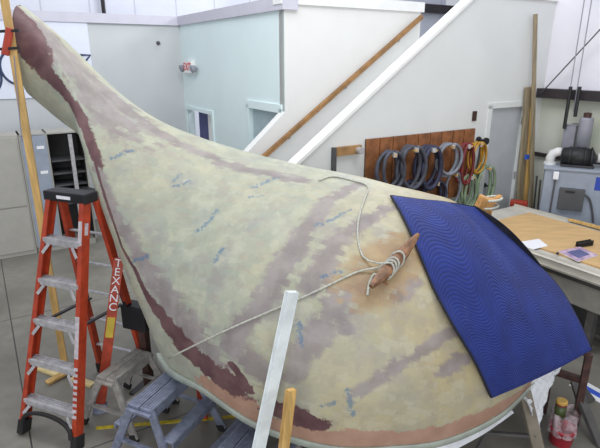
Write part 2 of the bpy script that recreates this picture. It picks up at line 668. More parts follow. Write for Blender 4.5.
# hose rack
H = lambda u, v, d=0: SW(sw_px(u, v)[0], sw_px(u, v)[1], d)
ha, hb = sw_px(365, 141), sw_px(473, 131)
hz = ha[1] + .02
hr_ = thing('hose_rack', 'brown slatted hose rack board on the pale stair wall', 'rack', SW((ha[0] + hb[0]) / 2, hz - .85, 0))
MB().prism([SW(ha[0], hz - .85, .015), SW(hb[0], hz - .85, .015), SW(hb[0], hz, .015), SW(ha[0], hz, .015)], B * .013).build('backing', M['dark_gap'], hr_)
nb = 9
for k in range(nb):
    w_ = (hb[0] - ha[0]) / nb
    x0, x1 = ha[0] + k * w_, ha[0] + (k + 1) * w_ - (.014 if k < nb - 1 else 0)
    MB().prism([SW(x0, hz - .85, .035), SW(x1, hz - .85, .035), SW(x1, hz, .035), SW(x0, hz, .035)], B * .02).build('slat', M['board_brown'], hr_)
pegs = []


def hose(u0, u1, v0, v1, m, label, r=.016, turns=3, dep=.06, gname='coiled hoses on the rack'):
    s0_, z1_ = sw_px(u0, (v0 + v1) / 2)[0], sw_px((u0 + u1) / 2, v0)[1]
    s1_, z0_ = sw_px(u1, (v0 + v1) / 2)[0], sw_px((u0 + u1) / 2, v1)[1]
    cs, cz, rs, rz = (s0_ + s1_) / 2, (z0_ + z1_) / 2, (s1_ - s0_) / 2 - r, (z1_ - z0_) / 2 - r
    pts = []
    N = 30
    ph = random.random() * 6
    for i in range(N * turns + 1):
        a = math.pi / 2 + 2 * math.pi * i / N
        f = i / (N * turns)
        wob = 1 + .09 * math.sin(a * 1.37 + ph) - .09 * (i // N) / max(1, turns)
        pts.append(SW(cs + rs * wob * math.cos(a) + .02 * math.sin(f * 7 + ph), z1_ - r - rz + rz * (math.sin(a) * (wob if math.sin(a) < .5 else 1)), dep + .03 + f * turns * r * 1.7))
    t = thing('coiled_hose', label, 'hose', SW(cs, z0_, dep), 0, gname)
    MB().tube(pts, r, 7).build('coil', m, t, True)
    e_ = MB()
    e_.tube([pts[-1], pts[-1] - UP * .05], r * 1.15, 8)
    e_.build('coupling', M['alu'], t)
    pg = MB()
    pg.bar(SW(cs, z1_ - r * 2 - .012, .035), SW(cs, z1_ - r * 2 - .004, dep + .06 + turns * r * 1.7), .02, .02, A)
    pg.build('peg', M['pine'], hr_)


hose(369, 393, 148, 188, M['hose_grey'], 'grey coiled hose leftmost on the brown rack', .023)
hose(388, 413, 143, 189, M['hose_grey'], 'grey coiled hose second from left on the brown rack', .025)
hose(409, 431, 143, 187, M['hose_dark'], 'dark navy coiled hose third from left on the brown rack', .026)
hose(428, 450, 141, 175, M['hose_light'], 'pale grey coiled hose left of the maroon hose', .02)
hose(450, 464, 141, 182, M['hose_red'], 'maroon red coiled hose between the grey and yellow hoses', .018)
hose(461, 476, 140, 172, M['hose_yellow'], 'yellow coiled hose at the right end of the rack', .013, 4)
hose(438, 453, 170, 204, M['hose_light'], 'pale coiled hose in the lower row under the grey hose', .016, 2)
hose(453, 467, 172, 206, M['hose_green'], 'sage green coiled hose in the lower row under the maroon hose', .018)
hose(467, 483, 163, 206, M['hose_green'], 'sage green coiled hose at the lower right end of the rack', .02)
hose(397, 417, 178, 210, M['hose_dark'], 'dark coiled hose low on the rack above the shell edge', .02, 3, .02)
hose(416, 437, 178, 210, M['hose_dark'], 'dark coiled hose low on the rack beside the blanket corner', .02, 3, .02)
kp = sw_px(478, 140)
k_ = thing('wall_hook', 'black wall hook at the right end of the hose rack', 'hook', SW(kp[0], kp[1] - .04, 0))
MB().lathe([(.045, 0), (.045, .02), (.02, .03), (.02, .1), (.045, .11), (.045, .14)], SW(*kp, 0), -B).build('knob', M['black'], k_)
MB().tube([SW(kp[0], kp[1] - .03, .05), SW(kp[0] - .02, kp[1] - .2, .06), SW(kp[0] - .03, kp[1] - .38, .05)], .014).build('strap', M['machine_panel'], k_)

# small bracket with tape roll left of the rack
tb = thing('tape_holder', 'wooden wall bracket holding a roll left of the hose rack', 'holder', H(345, 172))
x0, zt = sw_px(334, 149)
x1, _ = sw_px(359, 149)
MB().prism([SW(x0, zt - .07, .05), SW(x1, zt - .07, .05), SW(x1, zt + .02, .05), SW(x0, zt + .02, .05)], B * .049).build('arm', M['oak_rail'], tb)
MB().prism([SW(x0 - .035, zt - .36, .05), SW(x0, zt - .36, .05), SW(x0, zt + .02, .05), SW(x0 - .035, zt + .02, .05)], B * .049).build('upright', M['machine_panel'], tb)
MB().lathe([(.015, -.03), (.036, -.03), (.036, .03), (.015, .03)], SW(x1 - .05, zt - .03, .082), -B).build('roll', M['alu'], tb)
sp = sw_px(474, 116)
tag(MB().box(SW(sp[0], sp[1], .008), (.07, .016, .12), Matrix((A, B, UP)).transposed(), .003).build('light_switch', M['rust_brown']), 'dark switch plate on the wall left of the grey door', 'switch')

# right wall fittings
def RWp(u, v, d=0):
    s_, z_ = rw_px(u, v)
    return RW(s_, z_, d)
tag(MB().tube([RWp(549, 93, .18), RWp(612, 26, .18)], .008).build('brace_cable', M['machine_panel']), 'diagonal steel brace cable crossing the right siding wall', 'cable')
for i, (u_, lab) in enumerate(((584, 'thin vertical conduit nearer the leaning boards on the right wall'), (591, 'thin vertical conduit nearer the photo edge on the right wall'))):
    s_ = rw_px(u_, 60)[0]
    tag(MB().tube([RW(s_, 5.5, .2), RW(s_, rw_px(u_, 112)[1], .2)], .007).build('conduit', M['tank']), lab, 'conduit', 'conduits on the right wall')
for u_, vb in ((579, 128), (588, 116)):
    s_ = rw_px(u_, 100)[0]
    tag(MB().tube([RW(s_, rw_px(u_, 86)[1], .23), RW(s_, rw_px(u_, vb)[1], .23)], .022).build('cable_drop', M['black']), 'thick black drop pipe above the %s' % ('switch box' if vb == 128 else 'grey tank'), 'pipe', 'black drop pipes')
tk = thing('filter_tank', 'upright grey cylindrical tank on the right wall', 'tank', RWp(590, 152, .12))
p_ = RWp(590, 152, .2)
zt = rw_px(590, 114)[1] - p_.z
MB().lathe([(.02, 0), (.08, .02), (.08, zt - .05), (.075, zt - .03), (.02, zt - .02)], p_, UP).build('body', M['tank'], tk, True)
MB().lathe([(.045, zt - .03), (.045, zt + .03), (.02, zt + .035)], p_, UP).build('cap', M['rust_brown'], tk)
tag(MB().box(RWp(577, 138, .1), (.14, .2, .36), Matrix((B, A, UP)).transposed(), .01).build('switch_box', M['tank']), 'grey electrical switch box beside the grey tank', 'box')

# boards leaning in the corner
f1 = thing('leaning_board', 'tall narrow tan board leaning in the corner by the door', 'board', SW(.72, 0, .32))
tp = at_plane(535.5, 14, SW(0, 0, .06), B)
MB().bar(SW(.62, 0, .3), tp, .05, .03, B).build('board', M['timber_grey'], f1)
tag(MB().bar(SW(.5, 0, .16), H(525, 87, .05), .1, .04, B).build('leaning_board', M['timber_grey']), 'shorter greenish board leaning beside the grey door', 'board')
tag(MB().bar(SW(.585, 0, .2), H(529, 84, .07), .05, .04, B).build('leaning_board', M['pine']), 'shorter yellowish board leaning between the two grey boards', 'board')
tag(MB().box(at_plane(527, 157, SW(0, 0, .17), B), (.06, .03, .06), Matrix((A, B, UP)).transposed()).build('blue_tape', M['blade_blue']), 'small blue tape wrapped on the leaning boards', 'tape')
#@MACHINE
# ------------------------------------------------------------------ dust collector by the right wall
FM = V((.906, -.423, 0)).normalized()
DM = V((.423, .906, 0)).normalized()
MC = V((2.99, 6.12, 0))
MH = 1.33


def MF(s, z, d=0):
    return MC + FM * s - DM * d + UP * z


def mf_px(u, v):
    p = at_plane(u, v, MC, DM)
    return (p - MC).dot(FM), p.z


RM = Matrix((FM, DM, UP)).transposed()
mc = thing('dust_collector', 'blue grey machine cabinet against the right wall behind the table', 'machine', MC + FM * .4 + DM * .2)
MB().box(MF(.4, MH / 2 + .02, -.2), (.8, .4, MH - .04), RM, .012).build('cabinet', M['machine'], mc)
MB().box(MF(.4, MH, -.2), (.84, .44, .03), RM, .008).build('lid', M['machine'], mc)
a0, a1 = mf_px(560, 187), mf_px(581.5, 211)
MB().box(MF((a0[0] + a1[0]) / 2, (a0[1] + a1[1]) / 2, .02), (a1[0] - a0[0], .05, a0[1] - a1[1]), RM, .008).build('access_panel', M['machine_panel'], mc)
b0 = mf_px(570, 191)
MB().box(MF(b0[0], b0[1], .05), (.1, .012, .02), RM).build('panel_latch', M['black'], mc)
c0 = mf_px(556, 175)
MB().box(MF(c0[0], c0[1], .03), (.06, .05, .09), RM, .006).build('outlet_box', M['paper'], mc)
MB().tube([MF(c0[0], c0[1] - .04, .03), MF(c0[0] - .01, .3, .03)], .01).build('conduit', M['machine_panel'], mc)
w = [mf_px(*p) for p in ((582, 193), (589, 198), (592, 210), (593, 222))]
MB().tube(catmull([MF(x, z, .03) for x, z in w], 4), .012).build('cable', M['machine_panel'], mc)
dd0 = mf_px(600, 184)
MB().box(MF(dd0[0], dd0[1], .002), (.1, .004, .16), RM).build('decal', M['blue_decal'], mc)
# blower and duct on the lid
bc = mf_px(579, 158)
bl_ = thing('blower_motor', 'black blower motor sitting on top of the machine cabinet', 'motor', MF(bc[0], MH + .015, -.18))
c_ = MF(bc[0], MH + .13, -.18)
MB().lathe([(.05, -.19), (.105, -.17), (.115, -.06), (.12, -.05), (.12, .05), (.115, .06), (.11, .15), (.06, .18), (.03, .2)], c_, FM, 20).build('housing', M['black'], bl_, True)
for k in (-.1, -.02, .06, .13):
    MB().lathe([(.1, k), (.126, k), (.126, k + .015), (.1, k + .015)], c_, FM, 20).build('cooling_fin', M['black'], bl_)
MB().box(MF(bc[0], MH + .03, -.18), (.36, .2, .03), RM, .006).build('foot_plate', M['beam_dark'], bl_)
dk = thing('duct_pipe', 'white elbow duct pipe on the left of the blower motor', 'pipe', MF(mf_px(550, 164)[0], MH, -.2))
x0 = mf_px(550, 164)[0]
MB().tube([MF(x0, MH + .015, -.2), MF(x0, MH + .1, -.2), MF(x0 + .02, MH + .15, -.2), MF(x0 + .07, MH + .175, -.2), MF(bc[0] - .19, MH + .175, -.2)], .055, 12).build('elbow', M['white_pipe'], dk, True)
MB().lathe([(.05, 0), (.072, 0), (.072, .03), (.05, .03)], MF(x0, MH + .015, -.2), UP, 16).build('collar', M['white_pipe'], dk)
dr_ = thing('duct_pipe', 'white duct pipe at the photo edge right of the blower motor', 'pipe', MF(bc[0] + .3, MH + .015, -.2))
MB().tube([MF(bc[0] + .21, MH + .13, -.2), MF(bc[0] + .36, MH + .13, -.2), MF(bc[0] + .38, MH + .015, -.2)], .06, 12).build('elbow', M['white_pipe'], dr_, True)
# clutter between the door and the machine
cl = thing('parts_bin', 'dark bin on a red base between leaning boards and machine', 'bin', V((2.95, 6.62, 0)))
MB().box((2.95, 6.62, .35), (.2, .1, .7), RM, .01).build('base', M['rust_brown'], cl)
MB().box((2.95, 6.62, .74), (.22, .12, .08), RM, .01).build('tray', M['red_plastic'], cl)
for i, (u_, lab) in enumerate(((537, 'thin dark rod leaning left in the corner behind the parts bin'), (540.5, 'thin dark rod leaning right in the corner behind the parts bin'))):
    q_ = at_y(u_, 176 + 4 * i, 6.85)
    tag(MB().tube([(q_.x + .03, q_.y - .05, 0), q_], .012, 6).build('metal_rod', M['machine_panel']), lab, 'rod', 'rods in the corner')

#@TABLE
# ------------------------------------------------------------------ work table with plywood sheet
TL = V((1.92, 5.29, 0))                  # far-left .. corner of the sheet near side
TD = -B                                   # runs toward the viewer's right
TW = A
TZ = .85
RT = Matrix((TW, TD, UP)).transposed()


def TT(w_, l_, z):
    return TL + TW * w_ + TD * l_ + UP * z


tb_ = thing('work_table', 'long white work table carrying the plywood sheet', 'table', TT(.45, 1.3, 0))
TS = (-.14, 1.1, -.3, 2.9)
MB().box(TT((TS[0] + TS[1]) / 2, (TS[2] + TS[3]) / 2, TZ - .045), (TS[1] - TS[0], TS[3] - TS[2], .07), RT, .03).build('table_top', M['table_white'], tb_)
MB().box(TT(.48, 1.3, TZ - .14), (1.0, 2.9, .12), RT).build('apron', M['leg_dark'], tb_)
MB().box(TT(-.02, 1.3, TZ - .3), (.04, 2.6, .2), RT, .01).build('side_panel', M['table_side'], tb_)
for w_ in (.04, .95):
    for l_ in (0.0, 1.35, 2.6):
        MB().box(TT(w_, l_, (TZ - .08) / 2), (.07, .07, TZ - .08), RT).build('leg', M['leg_dark'], tb_)
MB().box(TT(.5, 1.3, .16), (.8, 2.5, .03), RT).build('shelf', M['leg_dark'], tb_)
tag(MB().box(TT(.48, 1.2, TZ - .01 + .008), (.96, 2.44, .014), RT, .002).build('plywood_sheet', M['plywood']), 'tan plywood sheet laid flat on the white work table', 'sheet')
TOP = TZ + .0055
st = at_z(569, 220.5, TOP)
tag(MB().bar(st + UP * .012, st + TD * 1.3 + UP * .012 , .05, .022, UP).build('wood_strip', M['pine']), 'thin wood strip lying along the far edge of plywood sheet', 'strip')
pa = [at_z(u, v, TOP + .001) for u, v in ((519, 242), (539, 239), (548, 246), (531, 250))]
tag(MB().prism(pa, UP * .002).build('paper_sheet', M['paper']), 'blank white paper sheet on the plywood by the blanket fold', 'paper')
mg = [at_z(u, v, TOP + .001) for u, v in ((558, 252), (580, 247.5), (598, 256), (578, 262))]
mz = thing('booklet', 'pink and lilac booklet lying on the plywood near edge', 'booklet', sum(mg, V()) / 4)
MB().prism(mg, UP * .008).build('pages', M['paper'], mz)
ce = sum(mg, V()) / 4
MB().prism([ce + (p - ce) * 1.01 + UP * .0082 for p in mg], UP * .001).build('cover', M['magazine'], mz)
MB().prism([ce + (p - ce) * .6 + UP * .0094 for p in mg], UP * .0006).build('cover_picture', M['slate'], mz)
bp = at_z(584, 246, TOP)
hd = thing('stapler', 'black stapler on the plywood behind the booklet', 'stapler', bp)
d_ = (at_z(593, 245, TOP) - at_z(575, 247.5, TOP)).normalized()
MB().bar(bp - d_ * .085 + UP * .008, bp + d_ * .085 + UP * .008, .04, .014, UP, .004).build('base', M['black'], hd)
MB().bar(bp - d_ * .08 + UP * .03, bp + d_ * .085 + UP * .036, .036, .024, UP, .008).build('arm', M['black'], hd)
kp = at_z(557.5, 253.5, TOP + .01)
tag(MB().lathe([(.012, 0), (.014, .004), (.014, .012), (.006, .02)], kp - UP * .008, UP, 12).build('knob', M['black']), 'small black knob at the left corner of the booklet', 'knob')

#@CABINETS
# ------------------------------------------------------------------ steel cabinets on the left
K0 = V((-4.07, 6.42, 0))
KH = 1.65


def KF(q, z, d=0):
    return K0 + A * q - B * d + UP * z


RK = Matrix((A, B, UP)).transposed()
QA0, QA1, QB1 = -.75, .47, 1.27
ca = thing('locker_cabinet', 'grey steel locker cabinet with four closed doors at left', 'cabinet', KF((QA0 + QA1) / 2, 0, -.22))
MB().box(KF((QA0 + QA1) / 2, KH / 2, -.24), (QA1 - QA0 - .01, .44, KH), RK, .005).build('body', M['cabinet'], ca)
zm = at_plane(15, 208, K0, B).z
qm = .47 - .6
for q0, q1 in ((QA0 + .02, qm - .005), (qm + .005, QA1 - .025)):
    for z0, z1 in ((.06, zm - .012), (zm + .012, KH - .03)):
        dd_ = MB().box(KF((q0 + q1) / 2, (z0 + z1) / 2, -.012), (q1 - q0, .02, z1 - z0), RK, .004).build('door', M['cabinet'], ca)
        MB().box(KF(q0 + .1, z1 - .1, .001), (.1, .004, .05), RK).build('name_tag', M['paper'], dd_)
        MB().lathe([(.015, 0), (.015, .02), (.006, .022)], KF(q0 + .05, (z0 + z1) / 2, -.002), -B, 10).build('handle', M['alu'], dd_)
cb = thing('open_cabinet', 'grey steel cabinet standing open with dark shelves inside', 'cabinet', KF((QA1 + QB1) / 2, 0, -.25))
qs = QA1 + .33
g = MB()
for q in (QA1 + .01, qs, QB1 - .01):
    g.box(KF(q, KH / 2, -.25), (.02, .46, KH), RK)
g.box(KF((QA1 + QB1) / 2, KH - .01, -.25), (QB1 - QA1, .46, .02), RK)
g.box(KF((QA1 + QB1) / 2, .04, -.25), (QB1 - QA1, .46, .08), RK)
g.build('body', M['cabinet'], cb)
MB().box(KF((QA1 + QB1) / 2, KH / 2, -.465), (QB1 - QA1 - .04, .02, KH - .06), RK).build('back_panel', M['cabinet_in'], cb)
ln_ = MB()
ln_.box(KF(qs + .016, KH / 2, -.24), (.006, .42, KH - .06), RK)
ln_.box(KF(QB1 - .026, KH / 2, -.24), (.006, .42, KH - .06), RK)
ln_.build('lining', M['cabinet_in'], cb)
for v_ in (161, 174, 186, 205):
    z_ = at_plane(66, v_, K0, B).z
    MB().box(KF((qs + QB1) / 2, z_, -.25), (QB1 - qs - .05, .4, .02), RK).build('shelf', M['machine_panel'], cb)
d1 = MB().box(KF((QA1 + qs) / 2 + .005, KH / 2 + .02, -.012), (qs - QA1 - .03, .02, KH - .09), RK, .004).build('door', M['machine'], cb)
for v_ in (147, 172):
    z_ = at_plane(47, v_, K0, B).z
    MB().box(KF(qs - .09, z_, 0), (.09, .004, .04), RK).build('name_tag', M['paper'], d1)
d2 = MB()
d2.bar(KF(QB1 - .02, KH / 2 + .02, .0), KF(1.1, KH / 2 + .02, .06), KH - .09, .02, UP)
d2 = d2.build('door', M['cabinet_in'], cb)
MB().bar(KF(1.08, .1, .065), KF(1.08, KH - .03, .065), .05, .03, B).build('door_edge', M['alu'], d2)

#@POST
# ------------------------------------------------------------------ wooden post and bits at its foot
PX, PY = -2.025, 3.80
RP = Matrix.Rotation(math.radians(20), 3, 'Z')
po = tag(MB().box((PX, PY, 1.55), (.052, .04, 3.1), RP, .003).build('wooden_post', M['pine']), 'tall upright pine post holding up the tip of the shell', 'post')
pf = at_z(63, 374, 0)
for i, (p, q, m, lab) in enumerate((
        ((34, 366), (63, 376), 'pine_pale', 'pale wood offcut on the floor left of the pine post'),
        ((47, 383), (77, 369), 'pine', 'tan wood offcut on the floor crossing in front of pine post'),
        ((72, 378), (93, 385), 'pine_pale', 'pale wood offcut on the floor right of the pine post'))):
    P_, Q_ = at_z(*p, .012 + .0 * i), at_z(*q, .012)
    if i == 1:
        P_ = P_ + UP * .0
        Q_ = Q_ + UP * .03
    tag(MB().bar(P_, Q_, .06, .02, UP).build('wood_offcut', M[m]), lab, 'offcut', None)

cp_ = thing('bar_clamp', 'orange handled bar clamp gripping the pine post', 'clamp', at_y(14, 42, 3.8))
for v0, v1 in ((32, 30.5), (50, 48)):
    MB().bar(at_y(-14, v0, 3.74), at_y(19, v1, 3.74), .018, .018).build('jaw', M['black'], cp_)
MB().bar(at_y(5, 55, 3.74), at_y(10, 28, 3.74), .05, .03, B, .008).build('handle', M['red_plastic'], cp_)
MB().tube([at_y(-6, 50, 3.74), at_y(-6, 32, 3.74)], .012).build('screw', M['alu'], cp_)
tag(MB().tube([at_y(14, 56, 3.74), at_y(17, 90, 3.76), at_y(22, 142, 3.78)], .004, 6).build('cord', M['cord_grey']), 'thin grey cord hanging down along the pine post', 'cord')

#@LADDER
# ------------------------------------------------------------------ orange step ladder
LN = V((.355, .935, 0)).normalized()        # front to back
LX = V((LN.y, -LN.x, 0))
LF = V((-1.789, 2.991, 0))                  # midpoint of the front feet
LH = 1.65
LEAN = .476                               # front rails lean back
REAR = .827                              # rear feet behind the front feet
RL = Matrix((LX, LN, UP)).transposed()


def LD(x, y, z):
    return LF + LX * x + LN * y + UP * z


lad = thing('step_ladder', 'orange fiberglass step ladder standing left of the shell', 'ladder', LF + LN * .5)


def fr_pt(sg, z, dy=0):                   # on a front rail
    t = z / LH
    return LD(sg * (.261 - .099 * t), LEAN * t + dy, z)


def rr_pt(sg, z):
    t = z / LH
    return LD(sg * (.257 - .096 * t), REAR + (LEAN + .1 - REAR) * t, z)


for sg in (-1, 1):
    g = MB()
    p, q = fr_pt(sg, .02), fr_pt(sg, LH + .01)
    g.bar(p, q, .012, .07, LN)
    ax = (q - p).normalized()
    off = LX.cross(ax).normalized() * .03
    g.bar(p + off - LX * sg * .014, q + off - LX * sg * .014, .036, .01, LN)
    g.bar(p - off - LX * sg * .014, q - off - LX * sg * .014, .036, .01, LN)
    r_ = g.build('rail', M['orange'], lad)
    MB().bar(fr_pt(sg, .0) - LX * sg * .012, fr_pt(sg, .1) - LX * sg * .012, .05, .085, LN, .006).build('foot', M['rubber'], r_)
    if sg == 1:
        MB().bar(fr_pt(1, 1.44) + LX * .007, fr_pt(1, 1.52) + LX * .008, .003, .03, LN).build('sticker', M['sticker_grey'], r_)
        n0 = fr_pt(1, 0) - fr_pt(1, 1)
        nf = LX.cross((fr_pt(1, 1) - fr_pt(1, 0)).normalized()).normalized()
        if nf.dot(LN) > 0:
            nf = -nf
        MB().bar(fr_pt(1, 1.37) + nf * .036 - LX * .014, fr_pt(1, 1.53) + nf * .036 - LX * .014, .03, .003, LN).build('sticker', M['sticker_grey'], r_)
        MB().bar(fr_pt(1, .62) + nf * .036 - LX * .014, fr_pt(1, .9) + nf * .036 - LX * .014, .034, .003, LN).build('sticker', M['sticker_grey'], r_)
        mk = MB()
        for k in range(9):
            z = .22 + k * .04
            mk.bar(fr_pt(1, z) + nf * .036 - LX * .014, fr_pt(1, z + .02) + nf * .036 - LX * .014, .034, .003, LN)
        mk.build('printed_marks', M['sticker_grey'], r_)
    g = MB()
    g.bar(rr_pt(sg, .02), rr_pt(sg, LH + .01), .035, .055, LN)
    r_ = g.build('rear_leg', M['orange'], lad)
    MB().bar(rr_pt(sg, 0), rr_pt(sg, .1), .045, .07, LN, .005).build('foot', M['rubber'], r_)
# cap
MB().box(LD(0, LEAN + .03, LH + .035), (.37, .13, .07), RL, .01).build('top_cap', M['black'], lad)
MB().box(LD(.0, LEAN - .036, LH + .035), (.12, .006, .022), RL).build('cap_badge', M['paper'], lad)
# steps
for k in range(5):
    z = .25 + k * .283
    t = z / LH
    w_ = 2 * (.261 - .099 * t) - .03
    g = MB()
    c = LD(0, LEAN * t + .0, z)
    g.box(c + UP * .012, (w_, .075, .012), RL)
    g.box(c - LN * .036 - UP * .006, (w_, .006, .04), RL)
    g.box(c + LN * .036 - UP * .006, (w_, .006, .04), RL)
    for j in range(4):
        g.box(c + UP * .02 + LN * (-.027 + .018 * j), (w_, .006, .006), RL)
    s_ = g.build('step', M['alu'], lad)
    for sg in (-1, 1):
        MB().bar(LD(sg * (w_ / 2 - .06), LEAN * t - .048, z - .02), fr_pt(sg, z - .085, -.045) - LX * sg * .03, .022, .006, LN).build('step_brace', M['alu'], s_)
# rubber kick arch below the bottom step
zz_ = .235
aw = []
for k in range(13):
    a = math.pi * k / 12
    xx = -math.cos(a) * .225
    z = .09 + .115 * math.sin(a) ** .7
    aw.append(LD(xx * 1.0, LEAN * z / LH - .045, z))
MB().tube(aw, .016, 6).build('kick_arch', M['rubber'], lad)
# rear cross bars and spreaders
for k in range(5):
    z = .3 + k * .27
    MB().bar(rr_pt(-1, z), rr_pt(1, z), .028, .01, UP).build('rear_bar', M['alu'], lad)
for sg in (-1, 1):
    z = .8
    p, q = fr_pt(sg, z) - LX * sg * .06, rr_pt(sg, z - .03) - LX * sg * .06
    m_ = (p + q) / 2 + UP * .0
    MB().bar(p, q, .012, .028, LX).build('spreader', M['beam_dark'], lad)

# second ladder rail with white letters
ra0, ra1 = V((-1.55, 3.30, 0)), V((-1.335, 3.50, 1.20))
rl = thing('ladder_rail', 'orange ladder rail with white letters leaning beside the shell', 'ladder rail', ra0)
ax = (ra1 - ra0).normalized()
nv = (CAM - (ra0 + ra1) / 2)
nv = (nv - ax * nv.dot(ax)).normalized()
sx_ = nv.cross(ax)
g = MB()
g.bar(ra0, ra1, .07, .014, nv)
g.bar(ra0 + sx_ * -.03 - nv * .02, ra1 + sx_ * -.03 - nv * .02, .012, .045, nv)
g.bar(ra0 + sx_ * .03 - nv * .02, ra1 + sx_ * .03 - nv * .02, .012, .045, nv)
g.build('rail', M['orange'], rl)
L_ = (ra1 - ra0).length
for i, chx in enumerate('TEXANC'):
    MB().text(chx, .085, ra0 + ax * (L_ - .04 - .068 * i) + nv * .0085, ax.cross(nv) * 1, ax, .001).build('letter', M['paper'], rl)
MB().bar(ra0 + ax * (L_ - .62) + nv * .009, ra0 + ax * (L_ - .46) + nv * .009, .055, .003, nv).build('sticker', M['sticker_yellow'], rl)
MB().bar(ra0 + ax * .0, ra0 + ax * .07, .085, .05, nv, .006).build('foot', M['alu_blue'], rl)

#@STOOLS
# ------------------------------------------------------------------ aluminum step stools
def step_stool(p_near, p_far, h, w, m, label, m_leg):
    p, q = V((p_near.x, p_near.y, 0)), V((p_far.x, p_far.y, 0))
    d = (q - p).normalized()
    x = V((d.y, -d.x, 0))
    Lg = (q - p).length
    R = Matrix((x, d, UP)).transposed()
    t = thing('step_stool', label, 'stool', (p + q) / 2, 0, None)
    c = (p + q) / 2
    for sg in (-1, 1):
        g = MB()
        g.box(c + x * sg * w * .255 + UP * (h - .012), (w * .46, Lg, .022), R, .004)
        for k in range(4):
            g.box(c + x * (sg * w * .255 + (k - 1.5) * w * .1) + UP * (h + .0), (w * .03, Lg * .98, .006), R)
        g.build('tread', m, t)
    zs = h * .58
    spl = .17
    for sg in ((-1, 1) if w > .165 else (1,)):
        off = w / 2 + spl * (1 - zs / h) - .0
        g = MB()
        g.box(c + x * sg * (off + .03) + UP * zs, (.085, Lg * .98, .018), R, .004)
        g.box(c + x * sg * (off + .07) + UP * (zs - .02), (.012, Lg * .98, .045), R)
        g.build('side_step', m, t)
        g = MB()
        g.box(c + x * sg * (w / 2 - .004) + UP * (h - .04), (.01, Lg, .07), R)
        g.build('skirt', m, t)
    for en, e in ((-1, p), (1, q)):
        for sg in (-1, 1):
            top = e + x * sg * (w / 2 - .02) + UP * (h - .02) - d * en * .02
            bot = e + x * sg * (w / 2 + spl) + d * en * .035
            lg = MB().bar(bot + UP * .02, top, .058, .022, d, .004).build('leg', m_leg, t)
            MB().bar(bot, bot + (top - bot).normalized() * .06, .064, .03, d, .004).build('foot', M['rubber'], lg)
        MB().bar(e + x * (-w / 2 - spl * .6) + UP * h * .42 + d * en * .02, e + x * (w / 2 + spl * .6) + UP * h * .42 + d * en * .02, .03, .012, UP).build('cross_bar', m_leg, t)
        MB().bar(e + x * (-w / 2) + UP * (h - .035), e + x * (w / 2) + UP * (h - .035), .05, .02, UP, .004).build('end_cap', m_leg, t)
    return t


step_stool(at_z(139, 407, .5), at_z(186, 366, .5), .5, .19, M['alu_blue'], 'blue grey aluminum step stool under the left rim of shell', M['alu_blue'])
step_stool(at_z(105, 378, .44), at_z(143, 350, .44), .44, .16, M['alu_worn'], 'worn tan grey step stool nearest the orange ladder', M['alu_worn'])
step_stool(at_z(224, 458, .36), at_z(268, 408, .36), .36, .17, M['alu_blue'], 'grey step stool mostly hidden under the shell belly', M['alu_worn'])

# dark stand behind the stools
ds = thing('steel_stand', 'dark steel stand behind the two step stools', 'stand', at_z(150, 391, 0))
b0 = at_z(150, 391, 0)
MB().bar(b0, b0 + UP * .62, .06, .06, LN).build('post', M['rust_brown'], ds)
MB().box(b0 + UP * .68 + V((-.04, .02, 0)), (.22, .12, .2), RL, .01).build('head', M['black'], ds)
MB().box(b0 + UP * .01, (.26, .2, .02), RL).build('base', M['beam_dark'], ds)
MB().bar(b0 + UP * .76 - V((.1, 0, 0)), b0 + UP * .92 + V((-.15, .03, 0)), .03, .05, LN).build('arm', M['black'], ds)
op = at_z(204, 418, 0)
tag(MB().bar(op, op + V((-.04, .08, .56)), .06, .03, LN).build('prop_post', M['orange_dirty']), 'rust orange prop post under the shell behind the blue grey stool', 'post')
# yellow line painted on the floor, blue and white line at right
for (p, q, w_, m) in (((96, 428), (240, 416), .035, 'yellow_paint'),):
    P_, Q_ = at_z(*p, .002), at_z(*q, .002)
    struct(MB().bar(P_, Q_, w_, .003, UP).build('floor_line', M[m]))
P_, Q_ = at_z(575, 382, .002), at_z(625, 410, .002)
dn = UP.cross((Q_ - P_).normalized())
struct(MB().bar(P_, Q_, .17, .003, UP).build('floor_line', M['stripe_white']))
struct(MB().bar(P_ + UP * .002, Q_ + UP * .002, .06, .003, UP).build('floor_line', M['stripe_blue']))
#@END2
#@SHELL
# ------------------------------------------------------------------ the big gourd-shaped shell
#   near rim (pixel, Y)     crest (pixel, Y)    curl of the section in degrees
ST = [
    ((27, 93, 3.98), (19, 5, 4.08), 150),
    ((58, 119, 3.90), (50, 33, 4.03), 148),
    ((82, 138, 3.82), (83, 67, 4.0), 142),
    ((96, 162, 3.72), (122, 98, 3.98), 132),
    ((109, 207, 3.58), (163, 123, 3.95), 122),
    ((125, 262, 3.42), (213, 142, 3.9), 112),
    ((143, 312, 3.25), (262, 156, 3.8), 106),
    ((166, 362, 3.05), (308, 167, 3.7), 102),
    ((205, 389, 2.74), (345, 175, 3.65), 100),
    ((258, 424, 2.50), (372, 182, 3.62), 98),
    ((330, 446, 2.38), (398, 190, 3.60), 97),
    ((400, 446, 2.38), (425, 197, 3.60), 97),
    ((450, 438, 2.46), (453, 206, 3.62), 97),
    ((500, 414, 2.62), (484, 231, 3.62), 98),
    ((534, 382, 2.95), (516, 261, 3.6), 98),
    ((556, 362, 3.3), (540, 290, 3.55), 98),
    ((560, 352, 3.5), (550, 310, 3.5), 96),
]
Cs = [at_y(*c) for n, c, p in ST]
Ns = [at_y(*n) for n, c, p in ST]
Ph = [math.radians(p) for n, c, p in ST]
SUB = 20
Cf, Nf = catmull(Cs, SUB), catmull(Ns, SUB)
Pf = [v.x for v in catmull([V((p, 0, 0)) for p in Ph], SUB)]
NU = len(Cf)
NV = 140                                  # half section: 0 crest .. NV near rim


